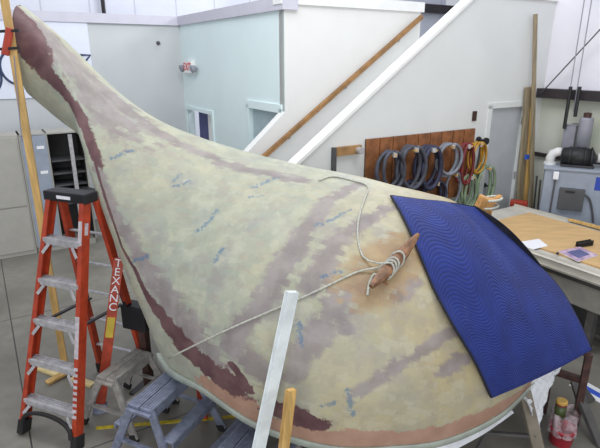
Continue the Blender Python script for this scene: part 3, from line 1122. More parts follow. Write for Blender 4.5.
def section(i):
    C, N, ph = Cf[i], Nf[i], Pf[i]
    e = V((N.x - C.x, N.y - C.y, 0))
    h = max(e.length, .02)
    d = e / h
    rv = max((C.z - N.z), .05) / (1 - math.cos(ph))
    rh = h / max(math.sin(ph), .3)
    t = V((Cf[min(i + 3, NU - 1)].x - Cf[max(i - 3, 0)].x, Cf[min(i + 3, NU - 1)].y - Cf[max(i - 3, 0)].y, 0)).normalized()
    return C, d, rh, rv, ph, t


AXD = V((.96, -.28, 0)).normalized()
FARK = .8
rows = []
for i in range(NU):
    C, d, rh, rv, ph, t = section(i)
    dm = AXD * d.dot(AXD) * 2 - d          # mirrored to the far side
    if i >= NU - 1:
        dm = d
    near, far = [], []
    for j in range(NV + 1):
        a = ph * j / NV
        hz_, vz = rh * math.sin(a), rv * (math.cos(a) - 1)
        near.append(C + d * hz_ + UP * vz)
        far.append(C + dm * hz_ * FARK + UP * vz)
    rows.append((near, far))

shell = thing('gourd_shell', 'giant gourd shaped shell of cream wooden blocks filling the room', 'sculpture', V((.4, 3.3, 0)))


def make_shell():
    bm = bmesh.new()
    uvl = bm.loops.layers.uv.new('blocks')
    pa = bm.verts.layers.float_color.new('paint')
    pb = bm.verts.layers.float_color.new('marks')
    vn = [[bm.verts.new(p) for p in r[0]] for r in rows]
    vf = [[vn[i][0]] + [bm.verts.new(p) for p in r[1][1:]] for i, r in enumerate(rows)]
    uv = {}
    su = 0
    for i in range(NU):
        if i:
            su += ((rows[i][0][NV // 2] - rows[i - 1][0][NV // 2]).length * .6 + (rows[i][0][NV * 3 // 4] - rows[i - 1][0][NV * 3 // 4]).length * .4)
        sv = 0
        for j in range(NV + 1):
            if j:
                sv += (rows[i][0][j] - rows[i][0][j - 1]).length
            uv[vn[i][j]] = (su, sv)
            if j:
                uv[vf[i][j]] = (su, -sv)
    for G, flip in ((vn, False), (vf, True)):
        for i in range(NU - 1):
            for j in range(NV):
                q = (G[i][j], G[i][j + 1], G[i + 1][j + 1], G[i + 1][j])
                f = bm.faces.new(q[::-1] if flip else q)
                for lp in f.loops:
                    lp[uvl].uv = uv[lp.vert]
    # closed tip
    bm.faces.new([v for v in vn[0][::-1]] + vf[0][1:])
    for i in range(NU):
        for j in range(NV + 1):
            c1_, c2_ = paint(i / SUB, j / NV)
            vn[i][j][pa] = c1_
            vn[i][j][pb] = c2_
            if j:
                c1_, c2_ = paint(i / SUB, -j / NV)
                vf[i][j][pa] = c1_
                vf[i][j][pb] = c2_
    bmesh.ops.recalc_face_normals(bm, faces=bm.faces[:])
    W = MATW[shell.name]
    global BVH
    BVH = BVHTree.FromBMesh(bm)
    bm.transform(W.inverted())
    me = bpy.data.meshes.new('shell')
    bm.to_mesh(me)
    bm.free()
    for p in me.polygons:
        p.use_smooth = True
    me.materials.append(M['blocks'])
    o = bpy.data.objects.new('shell', me)
    COL.objects.link(o)
    o.parent = shell
    MATW[o.name] = W
    so = o.modifiers.new('thickness', 'SOLIDIFY')
    so.thickness = .03
    so.offset = -1
    return o


def seg_d(p, a, b):
    ax, ay = a
    bx, by = b
    dx, dy = bx - ax, by - ay
    L2 = dx * dx + dy * dy
    t = 0 if L2 == 0 else max(0, min(1, ((p[0] - ax) * dx + (p[1] - ay) * dy) / L2))
    return math.hypot(p[0] - ax - dx * t, p[1] - ay - dy * t), t


KV = 9.0                                   # a full half-section counts as 9 stations


def band(u, v, poly, w0, w1=None):
    """soft stripe along a polyline drawn on the surface (station, section share)"""
    w1 = w0 if w1 is None else w1
    best = 0
    n = len(poly) - 1
    for k in range(n):
        a, b = poly[k], poly[k + 1]
        d_, t = seg_d((u, v * KV), (a[0], a[1] * KV), (b[0], b[1] * KV))
        w = w0 + (w1 - w0) * (k + t) / n
        best = max(best, 1 - d_ / (2 * w))
    return max(0, best)                    # .5 on the stripe's edge


MAROON = [
    ([(0.12,0.144),(0.56,0.278),(0.5,0.478),(0.69,0.522)], 0.55, 0.75),
    ([(0.69,0.522),(1.12,0.544),(1.62,0.556),(2.12,0.556),(2.81,0.489),(3.25,0.5),(3.69,0.533)], 0.85, 0.50),
    ([(3.69,0.533),(4.19,0.611),(4.75,0.689),(5.44,0.767),(6.06,0.767)], 0.10, 0.10),
    ([(6.06,0.767),(6.5,0.789),(6.94,0.789),(7.44,0.822),(7.81,0.867),(8.19,0.889),(8.5,0.889)], 0.14, 0.40),
    ([(8.62,0.822),(8.88,0.878)], 0.10, 0.10),
    ([(9.44,0.911),(9.75,0.92)], 0.36, 0.25),
]
MAUVE = [
    ([(0.9,0.04),(2.0,0.06),(3.2,0.1)], 0.8, 0.7),
    ([(0.9,0.16),(1.94,0.2),(2.5,0.22),(3.3,0.23)], 1.7, 1.1),
    ([(2.19,0.089),(2.88,0.044),(3.44,0.067),(4.06,0.111),(4.94,0.133),(5.62,0.144),(6.31,0.156),(6.88,0.133),(7.56,0.122)], 0.28, 0.21),
    ([(4.25,0.6),(4.81,0.656),(5.56,0.678),(6.31,0.7),(7.06,0.711),(7.75,0.789),(8.19,0.822)], 0.38, 0.38),
    ([(8.81,0.056),(8.69,0.189),(8.81,0.322),(8.88,0.422),(8.81,0.489),(8.81,0.578),(8.62,0.678),(8.5,0.778)], 0.19, 0.19),
    ([(10.06,0.156),(9.69,0.267),(9.44,0.367),(9.44,0.456),(9.38,0.522)], 0.20, 0.20),
    ([(10.0,0.5),(9.75,0.6),(9.62,0.678),(9.44,0.789)], 0.21, 0.15),
    ([(10.75,0.5),(11.0,0.456)], 0.19, 0.19),
    ([(12.06,0.6),(11.81,0.611),(11.25,0.678),(10.88,0.711),(10.56,0.767),(10.25,0.811)], 0.19, 0.10),
    ([(11.75,0.733),(12.12,0.7)], 0.19, 0.19),
    ([(9.69,0.544),(10.06,0.622)], 0.15, 0.10),
    ([(8.69,0.767),(9.06,0.811)], 0.32, 0.26),
]
PINK = [
    ([(8.25,0.967),(8.75,0.944),(9.06,0.967)], 0.42, 0.37),
    ([(9.06,0.967),(9.62,0.978),(10.12,0.967),(10.56,0.967),(11.0,0.978),(11.44,0.967),(12.0,0.967),(12.44,0.956),(12.94,0.956),(13.88,1.0)], 0.33, 0.33),
]
TAN = [
    ([(10.0,0.478),(10.19,0.4),(10.56,0.3)], 0.31, 0.25),
    ([(10.25,0.522),(10.56,0.456),(11.12,0.344)], 0.30, 0.30),
]
BLUE = [
    ([(7.0,0.467),(7.06,0.422),(7.0,0.367)], 0.10, 0.10),
    ([(7.06,0.233),(7.12,0.144)], 0.13, 0.13),
    ([(7.44,0.256),(7.25,0.278)], 0.10, 0.10),
    ([(8.94,0.311),(9.12,0.278),(9.31,0.211)], 0.14, 0.11),
    ([(9.38,0.622),(9.5,0.689)], 0.10, 0.10),
    ([(10.19,0.789),(10.31,0.878)], 0.10, 0.10),
    ([(4.25,0.456),(4.44,0.311)], 0.10, 0.10),
    ([(5.81,0.367),(5.94,0.311)], 0.13, 0.13),
    ([(5.62,0.3),(5.69,0.356)], 0.10, 0.10),
    ([(5.88,0.756),(6.31,0.656)], 0.10, 0.10),
    ([(7.69,0.544),(7.69,0.489)], 0.10, 0.10),
    ([(9.5,0.478),(9.75,0.444)], 0.13, 0.13),
    ([(9.88,0.856),(10.06,0.833)], 0.10, 0.10),
]
#@PAINT
def paint(u, v):
    r = g = b = 0
    for poly, w0, w1 in MAROON:
        r = max(r, band(u, v, poly, w0, w1))
    for poly, w0, w1 in MAUVE:
        g = max(g, band(u, v, poly, w0, w1))
    for poly, w0, w1 in PINK:
        b = max(b, band(u, v, poly, w0, w1))
    t_ = bl_ = 0
    for poly, w0, w1 in TAN:
        t_ = max(t_, band(u, v, poly, w0, w1))
    for poly, w0, w1 in BLUE:
        bl_ = max(bl_, band(u, v, poly, w0, w1))
    warm = max(0, min(1, (u - 8.3) / 2.5))
    return (r, g, b, 1), (t_, bl_, warm, 1)


def blocks_mat():
    t = NT('blocks')
    uvn = t.n('ShaderNodeUVMap')
    uvn.uv_map = 'blocks'
    uv = uvn.outputs[0]
    pos = t.obj()
    nz = t.n('ShaderNodeTexNoise')
    t.l(pos, nz.inputs['Vector'])
    nz.inputs['Scale'].default_value = 5
    nz.inputs['Detail'].default_value = 2
    ofs = t.n('ShaderNodeVectorMath', operation='MULTIPLY_ADD')
    t.l(nz.outputs['Color'], ofs.inputs[0])
    ofs.inputs[1].default_value = (.05, .05, 0)
    t.l(uv, ofs.inputs[2])
    br = t.n('ShaderNodeTexBrick')
    t.l(ofs.outputs[0], br.inputs['Vector'])
    br.offset = .5
    br.inputs['Color1'].default_value = (0, 0, 0, 1)
    br.inputs['Color2'].default_value = (1, 1, 1, 1)
    br.inputs['Mortar'].default_value = (.5, .5, .5, 1)
    br.inputs['Scale'].default_value = 1
    br.inputs['Mortar Size'].default_value = .0035
    br.inputs['Mortar Smooth'].default_value = .5
    br.inputs['Brick Width'].default_value = .085
    br.inputs['Row Height'].default_value = .042
    bw = t.n('ShaderNodeSeparateColor')
    t.l(br.outputs['Color'], bw.inputs[0])
    bid = bw.outputs[0]
    a = t.mix(bid, lin((154, 158, 142)), lin((180, 176, 150)))
    warmc = t.mix(bid, lin((166, 150, 120)), lin((190, 174, 130)))
    big = t.ramp(t.noise(1.6, 4, pos), .35, .65)
    mid = t.ramp(t.noise(7, 4, pos), .35, .7)
    fine = t.noise(30, 4, pos)
    green = t.mix(mid, lin((148, 160, 146)), lin((174, 180, 168)))
    c = t.mix(t.math('MULTIPLY', big, .55), a, green)
    mk = t.n('ShaderNodeAttribute')
    mk.attribute_name = 'marks'
    sm = t.n('ShaderNodeSeparateColor')
    t.l(mk.outputs['Color'], sm.inputs[0])
    c = t.mix(sm.outputs[2], c, t.mix(t.math('MULTIPLY', big, .35), warmc, green))
    blot = t.ramp(t.noise(3.2, 5, pos, .65), .5, .68)
    c = t.mix(t.math('MULTIPLY', blot, .45), c, lin((148, 142, 144)))
    c = t.mix(t.math('MULTIPLY', t.ramp(fine, .55, .75), .15), c, lin((150, 150, 150)))
    c = t.mix(t.math('MULTIPLY', br.outputs['Fac'], .06), c, lin((160, 154, 134)))
    pn = t.math('ADD', t.noise(8, 3, pos, .6), t.math('MULTIPLY', t.math('SUBTRACT', bid, .5), .3))
    c = t.mix(t.math('MULTIPLY', t.ramp(pn, .52, .68), .38), c, lin((146, 136, 132)))
    c = t.mix(t.math('MULTIPLY', t.ramp(pn, .46, .32), .3), c, lin((206, 200, 172)))
    pt = t.n('ShaderNodeAttribute')
    pt.attribute_name = 'paint'
    sp_ = t.n('ShaderNodeSeparateColor')
    t.l(pt.outputs['Color'], sp_.inputs[0])
    rag = t.math('MULTIPLY', t.math('SUBTRACT', t.noise(14, 5, pos, .7), .5), 1.0)

    blk = t.math('MULTIPLY', t.math('SUBTRACT', bid, .5), .45)

    def mask(x, soft, bk_=0):
        rg = t.math('ADD', rag, blk) if bk_ else rag
        q = t.math('ADD', x, t.math('MULTIPLY', rg, t.ramp(x, .02, .25)))
        return t.ramp(q, .5 - soft, .5 + soft)
    mv = t.mix(mid, lin((128, 116, 118)), lin((150, 140, 140)))
    c = t.mix(t.math('MULTIPLY', mask(sp_.outputs[1], .22, 1), .8), c, mv)
    c = t.mix(t.math('MULTIPLY', mask(sm.outputs[0], .3, 1), .7), c, t.mix(mid, lin((150, 116, 78)), lin((178, 148, 104))))
    pk = t.mix(mid, lin((164, 128, 108)), lin((178, 142, 122)))
    c = t.mix(mask(sp_.outputs[2], .04), c, pk)
    mr = t.mix(mid, lin((88, 58, 62)), lin((112, 82, 82)))
    c = t.mix(mask(sp_.outputs[0], .06), c, mr)
    ink = t.ramp(t.math('ADD', sm.outputs[1], t.math('MULTIPLY', t.math('SUBTRACT', t.noise(45, 3, pos), .5), 1.1)), .72, 1.0)
    c = t.mix(t.math('MULTIPLY', ink, .6), c, lin((48, 104, 142)))
    t.l(c, t.b.inputs['Base Color'])
    t.b.inputs['Roughness'].default_value = .55
    t.bump(t.math('ADD', t.math('MULTIPLY', br.outputs['Fac'], -.15), t.math('MULTIPLY', fine, .8)), .18, .008)
    return t.m


M['blocks'] = blocks_mat()
shell_mesh = make_shell()
# flange along the near rim, pale green-grey lip
i0 = 7 * SUB - 4
fl = MB()
prof = [[], [], [], []]
for i in range(i0, NU - 2 * SUB):
    C, d, rh, rv, ph, t = section(i)
    N = rows[i][0][NV]
    k = min(1, (i - i0) / 20)
    o_ = .012
    hgt = .068 * (1 - .5 * k)
    prof[0].append(N + d * (.028 * (1 - .5 * k)) + UP * .012)
    prof[1].append(N + d * (.022 * (1 - .5 * k)) - UP * hgt)
    prof[2].append(N - d * .045 - UP * hgt)
    prof[3].append(N - d * .045 + UP * .0)
fl.grid([prof[0], prof[1], prof[2], prof[3], prof[0]])
fl.build('flange', M['flange'], shell, True)


def on_shell(u, v, off=.0):
    d = ray(u, v).normalized()
    loc, nor, idx, dist = BVH.ray_cast(CAM, d)
    if loc is None:
        loc, nor, idx, dist = BVH.find_nearest(at_y(u, v, 3.5))
    if nor.dot(d) > 0:
        nor = -nor
    return loc + nor * off, nor


def push_out(p, off):
    """keep a point at least off outside the shell"""
    loc, nor, idx, dist = BVH.find_nearest(p)
    c = V((.45, 3.5, min(p.z, 1.0)))
    if nor.dot(loc - c) < 0:
        nor = -nor
    s = (p - loc).dot(nor)
    if s < off and dist < .5:
        return loc + nor * off
    return p


#@CLEAT
# ------------------------------------------------------------------ cleat, rope
def cleat(name, p, q, nrm, m, L=None):
    c = (p + q) / 2
    ax = (q - p).normalized()
    n = (nrm - ax * nrm.dot(ax)).normalized()
    sd = ax.cross(n)
    Lh = (q - p).length / 2
    g = MB()
    # body: a long hull-shaped bar with raised pointed horns
    rings = []
    for k in range(21):
        t = -1 + 2 * k / 20
        wd = .026 * (1 - abs(t) ** 2.2) + .013
        hi = .085 + .035 * abs(t) ** 1.5
        lo = .045 + .055 * abs(t) ** 1.2 if abs(t) > .45 else .0
        if abs(t) > .45:
            lo = .06 * min(1, (abs(t) - .45) / .12) + .03 * abs(t)
        b0 = c + ax * Lh * t
        rings.append([b0 + n * lo - sd * wd, b0 + n * lo + sd * wd, b0 + n * (hi - .008) + sd * wd * .9, b0 + n * hi + sd * wd * .4, b0 + n * hi - sd * wd * .4, b0 + n * (hi - .008) - sd * wd * .9, b0 + n * lo - sd * wd])
    g.grid(rings)
    g.bm.verts.ensure_lookup_table()
    bmesh.ops.remove_doubles(g.bm, verts=g.bm.verts[:], dist=.0005)
    bmesh.ops.holes_fill(g.bm, edges=g.bm.edges[:], sides=10)
    o = g.build('cleat', m, shell)
    MB().prism([c - ax * Lh * .5 - sd * .05 - n * .03, c + ax * Lh * .5 - sd * .05 - n * .03, c + ax * Lh * .5 + sd * .05 - n * .03, c - ax * Lh * .5 + sd * .05 - n * .03], n * .045).build('cleat_base', m, o)
    return c, ax, n, sd, Lh


pA, nA = on_shell(367, 295)
pB, nB = on_shell(413, 244)
cA, axA, nnA, sdA, LhA = cleat('cleat', pA, pB, (nA + nB) / 2, M['cleat_wood'])

RR = .0062


def rope_on(pts, off=RR, n=6):
    out = []
    for a in catmull([V((u, v, 0)) for u, v in pts], n):
        p, _ = on_shell(a.x, a.y, off)
        out.append(p)
    return out


def smooth(P_, k=3):
    for _ in range(k):
        P_ = [P_[0]] + [(P_[i - 1] + P_[i] * 2 + P_[i + 1]) / 4 for i in range(1, len(P_) - 1)] + [P_[-1]]
    return P_


rp = thing('rope', 'pale rope wound round the cleat and stretched over the shell', 'rope', cA)
r1 = rope_on([(169, 358), (210, 338), (250, 320), (300, 299), (340, 280), (362, 270)])
r1.append(cA - axA * LhA * .30 + nnA * .05 - sdA * .045)
MB().tube(smooth(r1), RR, 7).build('long_run', M['rope'], rp, True)
r2 = rope_on([(319, 181), (333, 177), (352, 181), (368, 187), (364, 201), (358, 222), (358, 242), (363, 260)])
r2.append(cA - axA * LhA * .36 + nnA * .055 - sdA * .04)
r2.append(cA - axA * LhA * .1 + nnA * .1)
MB().tube(smooth(r2, 2), RR, 7).build('hanging_run', M['rope'], rp, True)
for k, t in enumerate((-.30, -.20, -.10, .14)):
    lp = []
    for j in range(25):
        a = 2 * math.pi * j / 24
        lp.append(cA + axA * (LhA * t + .035 * math.sin(a)) + sdA * (.04 * math.cos(a)) + nnA * (.058 + .046 * math.sin(a)))
    MB().tube(lp[:-1], RR, 7, True).build('wrap', M['rope'], rp, True)
r3 = [cA - axA * LhA * .35 + nnA * .06 + sdA * .045] + rope_on([(374, 274), (369, 284), (367, 296)], RR * 2.2)
MB().tube(smooth(r3, 1), RR * 1.3, 7).build('tail', M['rope'], rp, True)

#@FARCLEAT
fc = at_y(487, 198, 3.80)
loc, nor, idx, dist = BVH.find_nearest(fc)
nf_ = (fc - loc).normalized()
fa = (V((.3, -.05, .95))).normalized()
cC, axC, nnC, sdC, LhC = cleat('cleat', fc - fa * .1 - nf_ * .05, fc + fa * .1 - nf_ * .05, nf_, M['cleat_pale'])
rf = thing('rope', 'short white rope looped on the far cleat behind the blanket', 'rope', cC)
for t in (-.1, .55):
    lp = [cC + axC * (LhC * t + .03 * math.sin(a)) + sdC * (.06 * math.cos(a)) + nnC * (.06 + .06 * math.sin(a)) for a in [2 * math.pi * j / 20 for j in range(20)]]
    MB().tube(lp, .01, 7, True).build('wrap', M['rope'], rf, True)

#@BLANKET
# ------------------------------------------------------------------ quilted moving blanket
def quilt():
    t = NT('quilt')
    u_ = t.n('ShaderNodeUVMap')
    u_.uv_map = 'quilt'
    sx = t.n('ShaderNodeSeparateXYZ')
    t.l(u_.outputs[0], sx.inputs[0])
    zig = t.math('PINGPONG', sx.outputs[0], .055)
    zs = t.math('MULTIPLY', t.math('SINE', t.math('MULTIPLY', sx.outputs[0], 2 * math.pi / .27)), .05)
    q = t.math('ADD', sx.outputs[1], zs)
    ln = t.math('PINGPONG', q, .0115)
    l01 = t.math('DIVIDE', ln, .0115)
    seam = t.ramp(l01, .0, .32)
    nz = t.ramp(t.noise(5, 4, t.obj()), .3, .7)
    base = t.mix(nz, lin((14, 36, 110)), lin((22, 48, 132)))
    c = t.mix(seam, lin((10, 26, 84)), base)
    dust = t.ramp(t.noise(7, 5, t.obj(), .75), .62, .76)
    c = t.mix(t.math('MULTIPLY', dust, .35), c, lin((120, 126, 150)))
    t.l(c, t.b.inputs['Base Color'])
    t.b.inputs['Roughness'].default_value = .75
    t.b.inputs['Sheen Weight'].default_value = .04
    t.bump(t.math('POWER', l01, .5), .35, .012)
    return t.m


M['quilt'] = quilt()
M['quilt_plain'] = mat('quilt_plain', (16, 38, 110), .75, .1, 20)
M['binding'] = mat('binding', (24, 26, 44), .8, .15, 20)
M['lining'] = mat('lining', (44, 44, 54), .85, .2, 14)
CG = [  # rows top -> bottom, columns left -> right : (u, v, Y)
    [(389, 201, 3.42), (420, 203, 3.46), (448, 203, 3.56), (474, 207, 3.68)],
    [(418, 258, 2.90), (456, 236, 3.30), (492, 236, 3.46), (519, 247, 3.62)],
    [(448, 316, 2.60), (484, 294, 2.90), (522, 282, 3.20), (557, 285, 3.46)],
    [(475, 362, 2.52), (512, 340, 2.74), (548, 324, 3.0), (577, 318, 3.28)],
    [(491, 397, 2.52), (524, 383, 2.66), (558, 367, 2.88), (591, 349, 3.12)],
]
GR = []
NQ = 14
col_curves = [catmull([at_y(*CG[r][c]) for r in range(5)], NQ) for c in range(4)]
for i in range(len(col_curves[0])):
    GR.append(catmull([cc[i] for cc in col_curves], 16))
OFFB = .018
GP = [[push_out(p, OFFB) for p in r] for r in GR]
for _ in range(6):                         # relax, then keep it outside the shell
    G2 = []
    for i, r in enumerate(GP):
        rr = []
        for j, p in enumerate(r):
            if 0 < i < len(GP) - 1 and 0 < j < len(r) - 1:
                p = p * .4 + (GP[i - 1][j] + GP[i + 1][j] + r[j - 1] + r[j + 1]) * .15
            rr.append(push_out(p, OFFB))
        G2.append(rr)
    GP = G2
bk = thing('moving_blanket', 'blue quilted moving blanket draped over the right of the shell', 'blanket', GP[len(GP) // 2][len(GP[0]) // 2])


def normals(G):
    out = []
    for i in range(len(G)):
        rr = []
        for j in range(len(G[0])):
            a = G[min(i + 1, len(G) - 1)][j] - G[max(i - 1, 0)][j]
            b = G[i][min(j + 1, len(G[0]) - 1)] - G[i][max(j - 1, 0)]
            n = b.cross(a).normalized()
            if n.dot(CAM - G[i][j]) < 0 and j < len(G[0]) - 4:
                n = -n
            rr.append(n)
        out.append(rr)
    return out


def add_uv(o, n_i, n_j, su, sv):
    me = o.data
    uvl = me.uv_layers.new(name='quilt')
    for lp in me.loops:
        k = lp.vertex_index
        uvl.data[lp.index].uv = ((k % n_j) / (n_j - 1) * su, (k // n_j) / (n_i - 1) * sv)


ni, nj = len(GP), len(GP[0])
top_ = MB().grid(GP).build('quilted_face', M['quilt'], bk, True)
add_uv(top_, ni, nj, .95, 1.35)
so = top_.modifiers.new('thickness', 'SOLIDIFY')
so.thickness = .012
so.offset = 0
NB = normals(GP)


def edge_strip(idx, m, name, w=.03):
    rows_ = [[], [], []]
    pts_ = [GP[i][j] for i, j in idx]
    MB().tube(pts_, .008, 6).build(name, m, bk, True)


edge_strip([(i, 0) for i in range(ni)], M['binding'], 'binding')
edge_strip([(0, j) for j in range(nj)], M['binding'], 'binding')
edge_strip([(ni - 1, j) for j in range(nj)], M['quilt_plain'], 'hem')
edge_strip([(i, nj - 1) for i in range(ni)], M['binding'], 'binding')
# turned-up hem on the right edge shows the dark lining
r0, r1, r2 = [], [], []
n_h = int(ni * .42)
for i in range(0, n_h):
    t = i / (n_h - 1)
    wdt = .012 + .075 * math.sin(math.pi * min(1, t * 1.0)) ** .8
    p = GP[i][nj - 1]
    inn = (GP[i][nj - 4] - p).normalized()
    up_ = V((.25, .25, .9)).normalized()
    r0.append(p)
    r1.append(p + up_ * wdt * .6 + inn * wdt * .1)
    r2.append(p + up_ * wdt * .75 + inn * wdt * .75)
h_ = MB().grid([r0, r1, r2]).build('turned_lining', M['lining'], bk, True)
so = h_.modifiers.new('thickness', 'SOLIDIFY')
so.thickness = .008
so.offset = 0

#@PROPS
# ------------------------------------------------------------------ white batten and pine stick leaning at the front
bt = at_y(292, 292, 2.42)
bb = V((-.345, 2.2, 0))
tag(MB().bar(bb, bt, .062, .034, V((.55, -.83, 0)), .003).build('white_batten', M['white_paint']), 'white painted batten leaning against the front of the shell', 'batten')
kt = at_y(291, 390, 2.22)
kb = V((-.165, 2.05, 0))
tag(MB().bar(kb, kt, .045, .03, V((.55, -.83, 0)), .003).build('wooden_stick', M['pine']), 'short pine stick standing right of the white batten', 'stick')

# ------------------------------------------------------------------ stands under the right of the shell
def board_leg(g, p, q, w, t, nrm):
    g.bar(p, q, w, t, nrm)


sh = thing('sawhorse', 'taupe board legged sawhorse under the front right rim', 'sawhorse', at_z(525, 440, 0))
zt_ = .50
tops = [at_z(523, 388, zt_), at_z(505, 392, zt_)]
L1t, L1b = at_z(524, 389, zt_), at_z(541, 462, 0)
L2t, L2b = at_z(511, 391, zt_), at_z(470, 462, 0)
fv = V((.3, -.95, 0)).normalized()
bkv = V((.25, .55, 0))
MB().bar(L1b, L1t, .085, .022, fv).build('leg', M['leg_taupe'], sh)
MB().bar(L2b, L2t, .03, .02, fv).build('leg', M['leg_dark'], sh)
MB().bar(L1b + bkv, L1t + bkv, .085, .022, fv).build('leg', M['leg_taupe'], sh)
MB().bar(L2b + bkv, L2t + bkv, .03, .02, fv).build('leg', M['leg_dark'], sh)
MB().bar((L1t + L2t) / 2 - fv * -.02, (L1t + L2t) / 2 + bkv, .09, .035, UP).build('beam', M['leg_taupe'], sh)
MB().bar(L2b.lerp(L2t, .42), L1b.lerp(L1t, .36), .02, .025, fv).build('cross_bar', M['leg_dark'], sh)

rs = thing('work_stand', 'rust brown steel frame stand behind the red bucket', 'stand', at_z(582, 424, 0))
b0 = at_z(575, 424, 0)
frz = .60
MB().bar(b0, b0 + UP * frz, .045, .045, LN).build('post', M['rust_brown'], rs)
e0 = at_z(549, 420, 0) + V((0, .1, 0))
MB().bar(V((e0.x, e0.y, frz * .62)), V((b0.x + .02, b0.y, frz * .62)), .05, .04, UP).build('rail', M['rust_brown'], rs)
MB().bar(e0, e0 + UP * frz, .045, .045, LN).build('post', M['rust_brown'], rs)
MB().bar(e0 + UP * frz, b0 + UP * frz, .05, .03, UP).build('top_rail', M['rust_brown'], rs)
gl = thing('trestle', 'dark grey trestle leg right of the rust brown frame', 'trestle', at_z(598, 446, 0))
MB().bar(at_z(601, 447, 0), at_z(582, 402, .2), .07, .03, fv).build('leg', M['leg_dark'], gl)
MB().bar(at_z(582, 402, .2), at_z(582, 402, .2) + V((.05, .2, .03)), .07, .03, UP).build('bracket', M['leg_dark'], gl)
MB().bar(at_z(601, 447, 0) + V((.2, .5, 0)), at_z(582, 402, .2) + V((.05, .2, 0.03)), .07, .03, fv).build('leg', M['leg_dark'], gl)

# red bucket with plastic liner, can inside
bp = at_z(560, 442, 0) 
bu = thing('bucket', 'red bucket lined with clear plastic under the blanket corner', 'bucket', bp)
MB().lathe([(.065, 0), (.072, .004), (.084, .12), (.088, .12), (.088, .135), (.08, .135), (.068, .02), (.01, .018)], bp, UP, 28).build('pail', M['bucket'], bu, True)
t = NT('plastic_bag')
t.b.inputs['Base Color'].default_value = lin((214, 196, 200))
t.b.inputs['Roughness'].default_value = .3
nz = t.ramp(t.noise(18, 4, t.obj()), .35, .7)
t.l(t.math('ADD', t.math('MULTIPLY', nz, .5), .2), t.b.inputs['Alpha'])
M['plastic_bag'] = t.m
g = MB()
rws = []
for k in range(9):
    z = .09 + .022 * k
    ring_ = []
    for j in range(41):
        a = 2 * math.pi * j / 40
        r = .089 - .012 * (k / 8) + (.006 + .006 * k / 8) * math.sin(a * 7 + k * .5) + .004 * math.sin(a * 13 + k)
        ring_.append(bp + V((r * math.cos(a), r * math.sin(a), z + (.02 * math.sin(a * 3) if k == 8 else 0))))
    rws.append(ring_)
g.grid(rws)
g.build('plastic_liner', M['plastic_bag'], bu, True)
cn = bp + V((-.034, .01, .075))
can = thing('paint_can', 'red and green can with yellow lid standing in the bucket', 'can', cn)
MB().lathe([(.034, 0), (.036, .01), (.036, .24), (.034, .25), (.01, .25)], cn, UP, 20).build('body', M['can_red'], can, True)
MB().lathe([(.0362, .13), (.037, .13), (.037, .235), (.0362, .235)], cn, UP, 20).build('label', M['can_green'], can, True)
MB().lathe([(.038, .25), (.038, .268), (.032, .272), (.01, .27)], cn, UP, 20).build('lid', M['can_yellow'], can)

# plastic sheet under the blanket
t = NT('poly_sheet')
t.b.inputs['Base Color'].default_value = lin((240, 241, 244))
t.b.inputs['Roughness'].default_value = .28
nz = t.ramp(t.noise(6, 4, t.obj()), .3, .7)
t.l(t.math('ADD', t.math('MULTIPLY', nz, .25), .78), t.b.inputs['Alpha'])
M['poly_sheet'] = t.m
sheet_rows = [[(526, 377, 2.86), (541, 371, 3.0), (557, 362, 3.1), (566, 360, 3.14)],
              [(520, 386, 2.84), (536, 386, 2.94), (552, 374, 3.04), (560, 368, 3.1)],
              [(516, 392, 2.82), (533, 398, 2.9), (547, 390, 2.98), (553, 380, 3.05)],
              [(524, 396, 2.82), (535, 414, 2.88), (542, 410, 2.92), (545, 396, 3.0)],
              [(530, 402, 2.82), (536, 430, 2.86), (539, 428, 2.9), (541, 412, 2.96)]]
cc = [catmull([at_y(*sheet_rows[r][c]) for r in range(5)], 6) for c in range(4)]
GRs = [catmull([c[i] for c in cc], 6) for i in range(len(cc[0]))]
GRs = [[p + V((.008 * math.sin(i * 1.7 + j * .9), .012 * math.sin(j * 1.9 + i * .6), .006 * math.sin(i + j))) for j, p in enumerate(r)] for i, r in enumerate(GRs)]
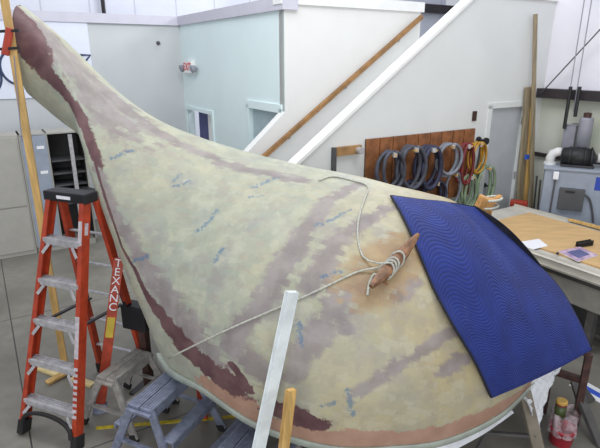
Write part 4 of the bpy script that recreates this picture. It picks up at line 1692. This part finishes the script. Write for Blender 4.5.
tag(MB().grid(GRs).build('plastic_sheet', M['poly_sheet'], smooth=True), 'crumpled translucent plastic sheet hanging below the blanket', 'sheet')
s2 = [[at_y(u, v, Y) for u, v, Y in r] for r in ([(398, 449, 2.42), (440, 441, 2.5), (478, 428, 2.62), (512, 410, 2.78)], [(430, 470, 2.42), (452, 452, 2.48), (484, 434, 2.6), (514, 413, 2.76)])]
tag(MB().grid([catmull(r, 6) for r in s2]).build('plastic_sheet', M['poly_sheet'], smooth=True), 'strip of white plastic sheet tucked below the front rim', 'sheet')

#@LIGHTS
# ------------------------------------------------------------------ lamps of the hall, plus an added front fill
def area(name, loc, size, power, col, target=None, sy=None):
    l_ = bpy.data.lights.new(name, 'AREA')
    l_.shape = 'RECTANGLE'
    l_.size = size
    l_.size_y = sy or size
    l_.energy = power
    l_.color = col
    o = bpy.data.objects.new(name, l_)
    COL.objects.link(o)
    o.location = loc
    d = V(target or (loc[0], loc[1], 0)) - V(loc)
    o.rotation_euler = d.to_track_quat('-Z', 'Y').to_euler()
    return o


area('hall_lamp', (2.4, 9.4, 5.2), 1.2, 150, (.97, .99, 1), target=(-1.5, 8.0, 1.5), sy=1.2)
area('hall_lamp', (-.6, 8.8, 6.2), 1.2, 60, (.97, .99, 1), sy=1.2)
area('hall_lamp', (1.4, 3.2, 6.0), 4, 120, (.97, .99, 1), target=(1.6, 5.6, 0), sy=1.2)
area('hall_lamp', (-2.0, 4.2, 6.0), 4, 110, (.97, .99, 1), target=(-2, 7, 0), sy=1.2)
area('front_fill', (0, -5, 3.2), 7, 330, (.95, .98, 1), target=(0, 5, 2.2), sy=4)  # unseen fill added behind the camera to flatten contrast; no door stands there
w = bpy.data.worlds.new('world')
w.use_nodes = True
w.node_tree.nodes['Background'].inputs[0].default_value = (.86, .9, 1, 1)
w.node_tree.nodes['Background'].inputs[1].default_value = .6
SC.world = w
SC.view_settings.view_transform = 'Standard'
SC.view_settings.look = 'None'
SC.view_settings.gamma = 1
SC.view_settings.use_curve_mapping = False
SC.view_settings.exposure = 0
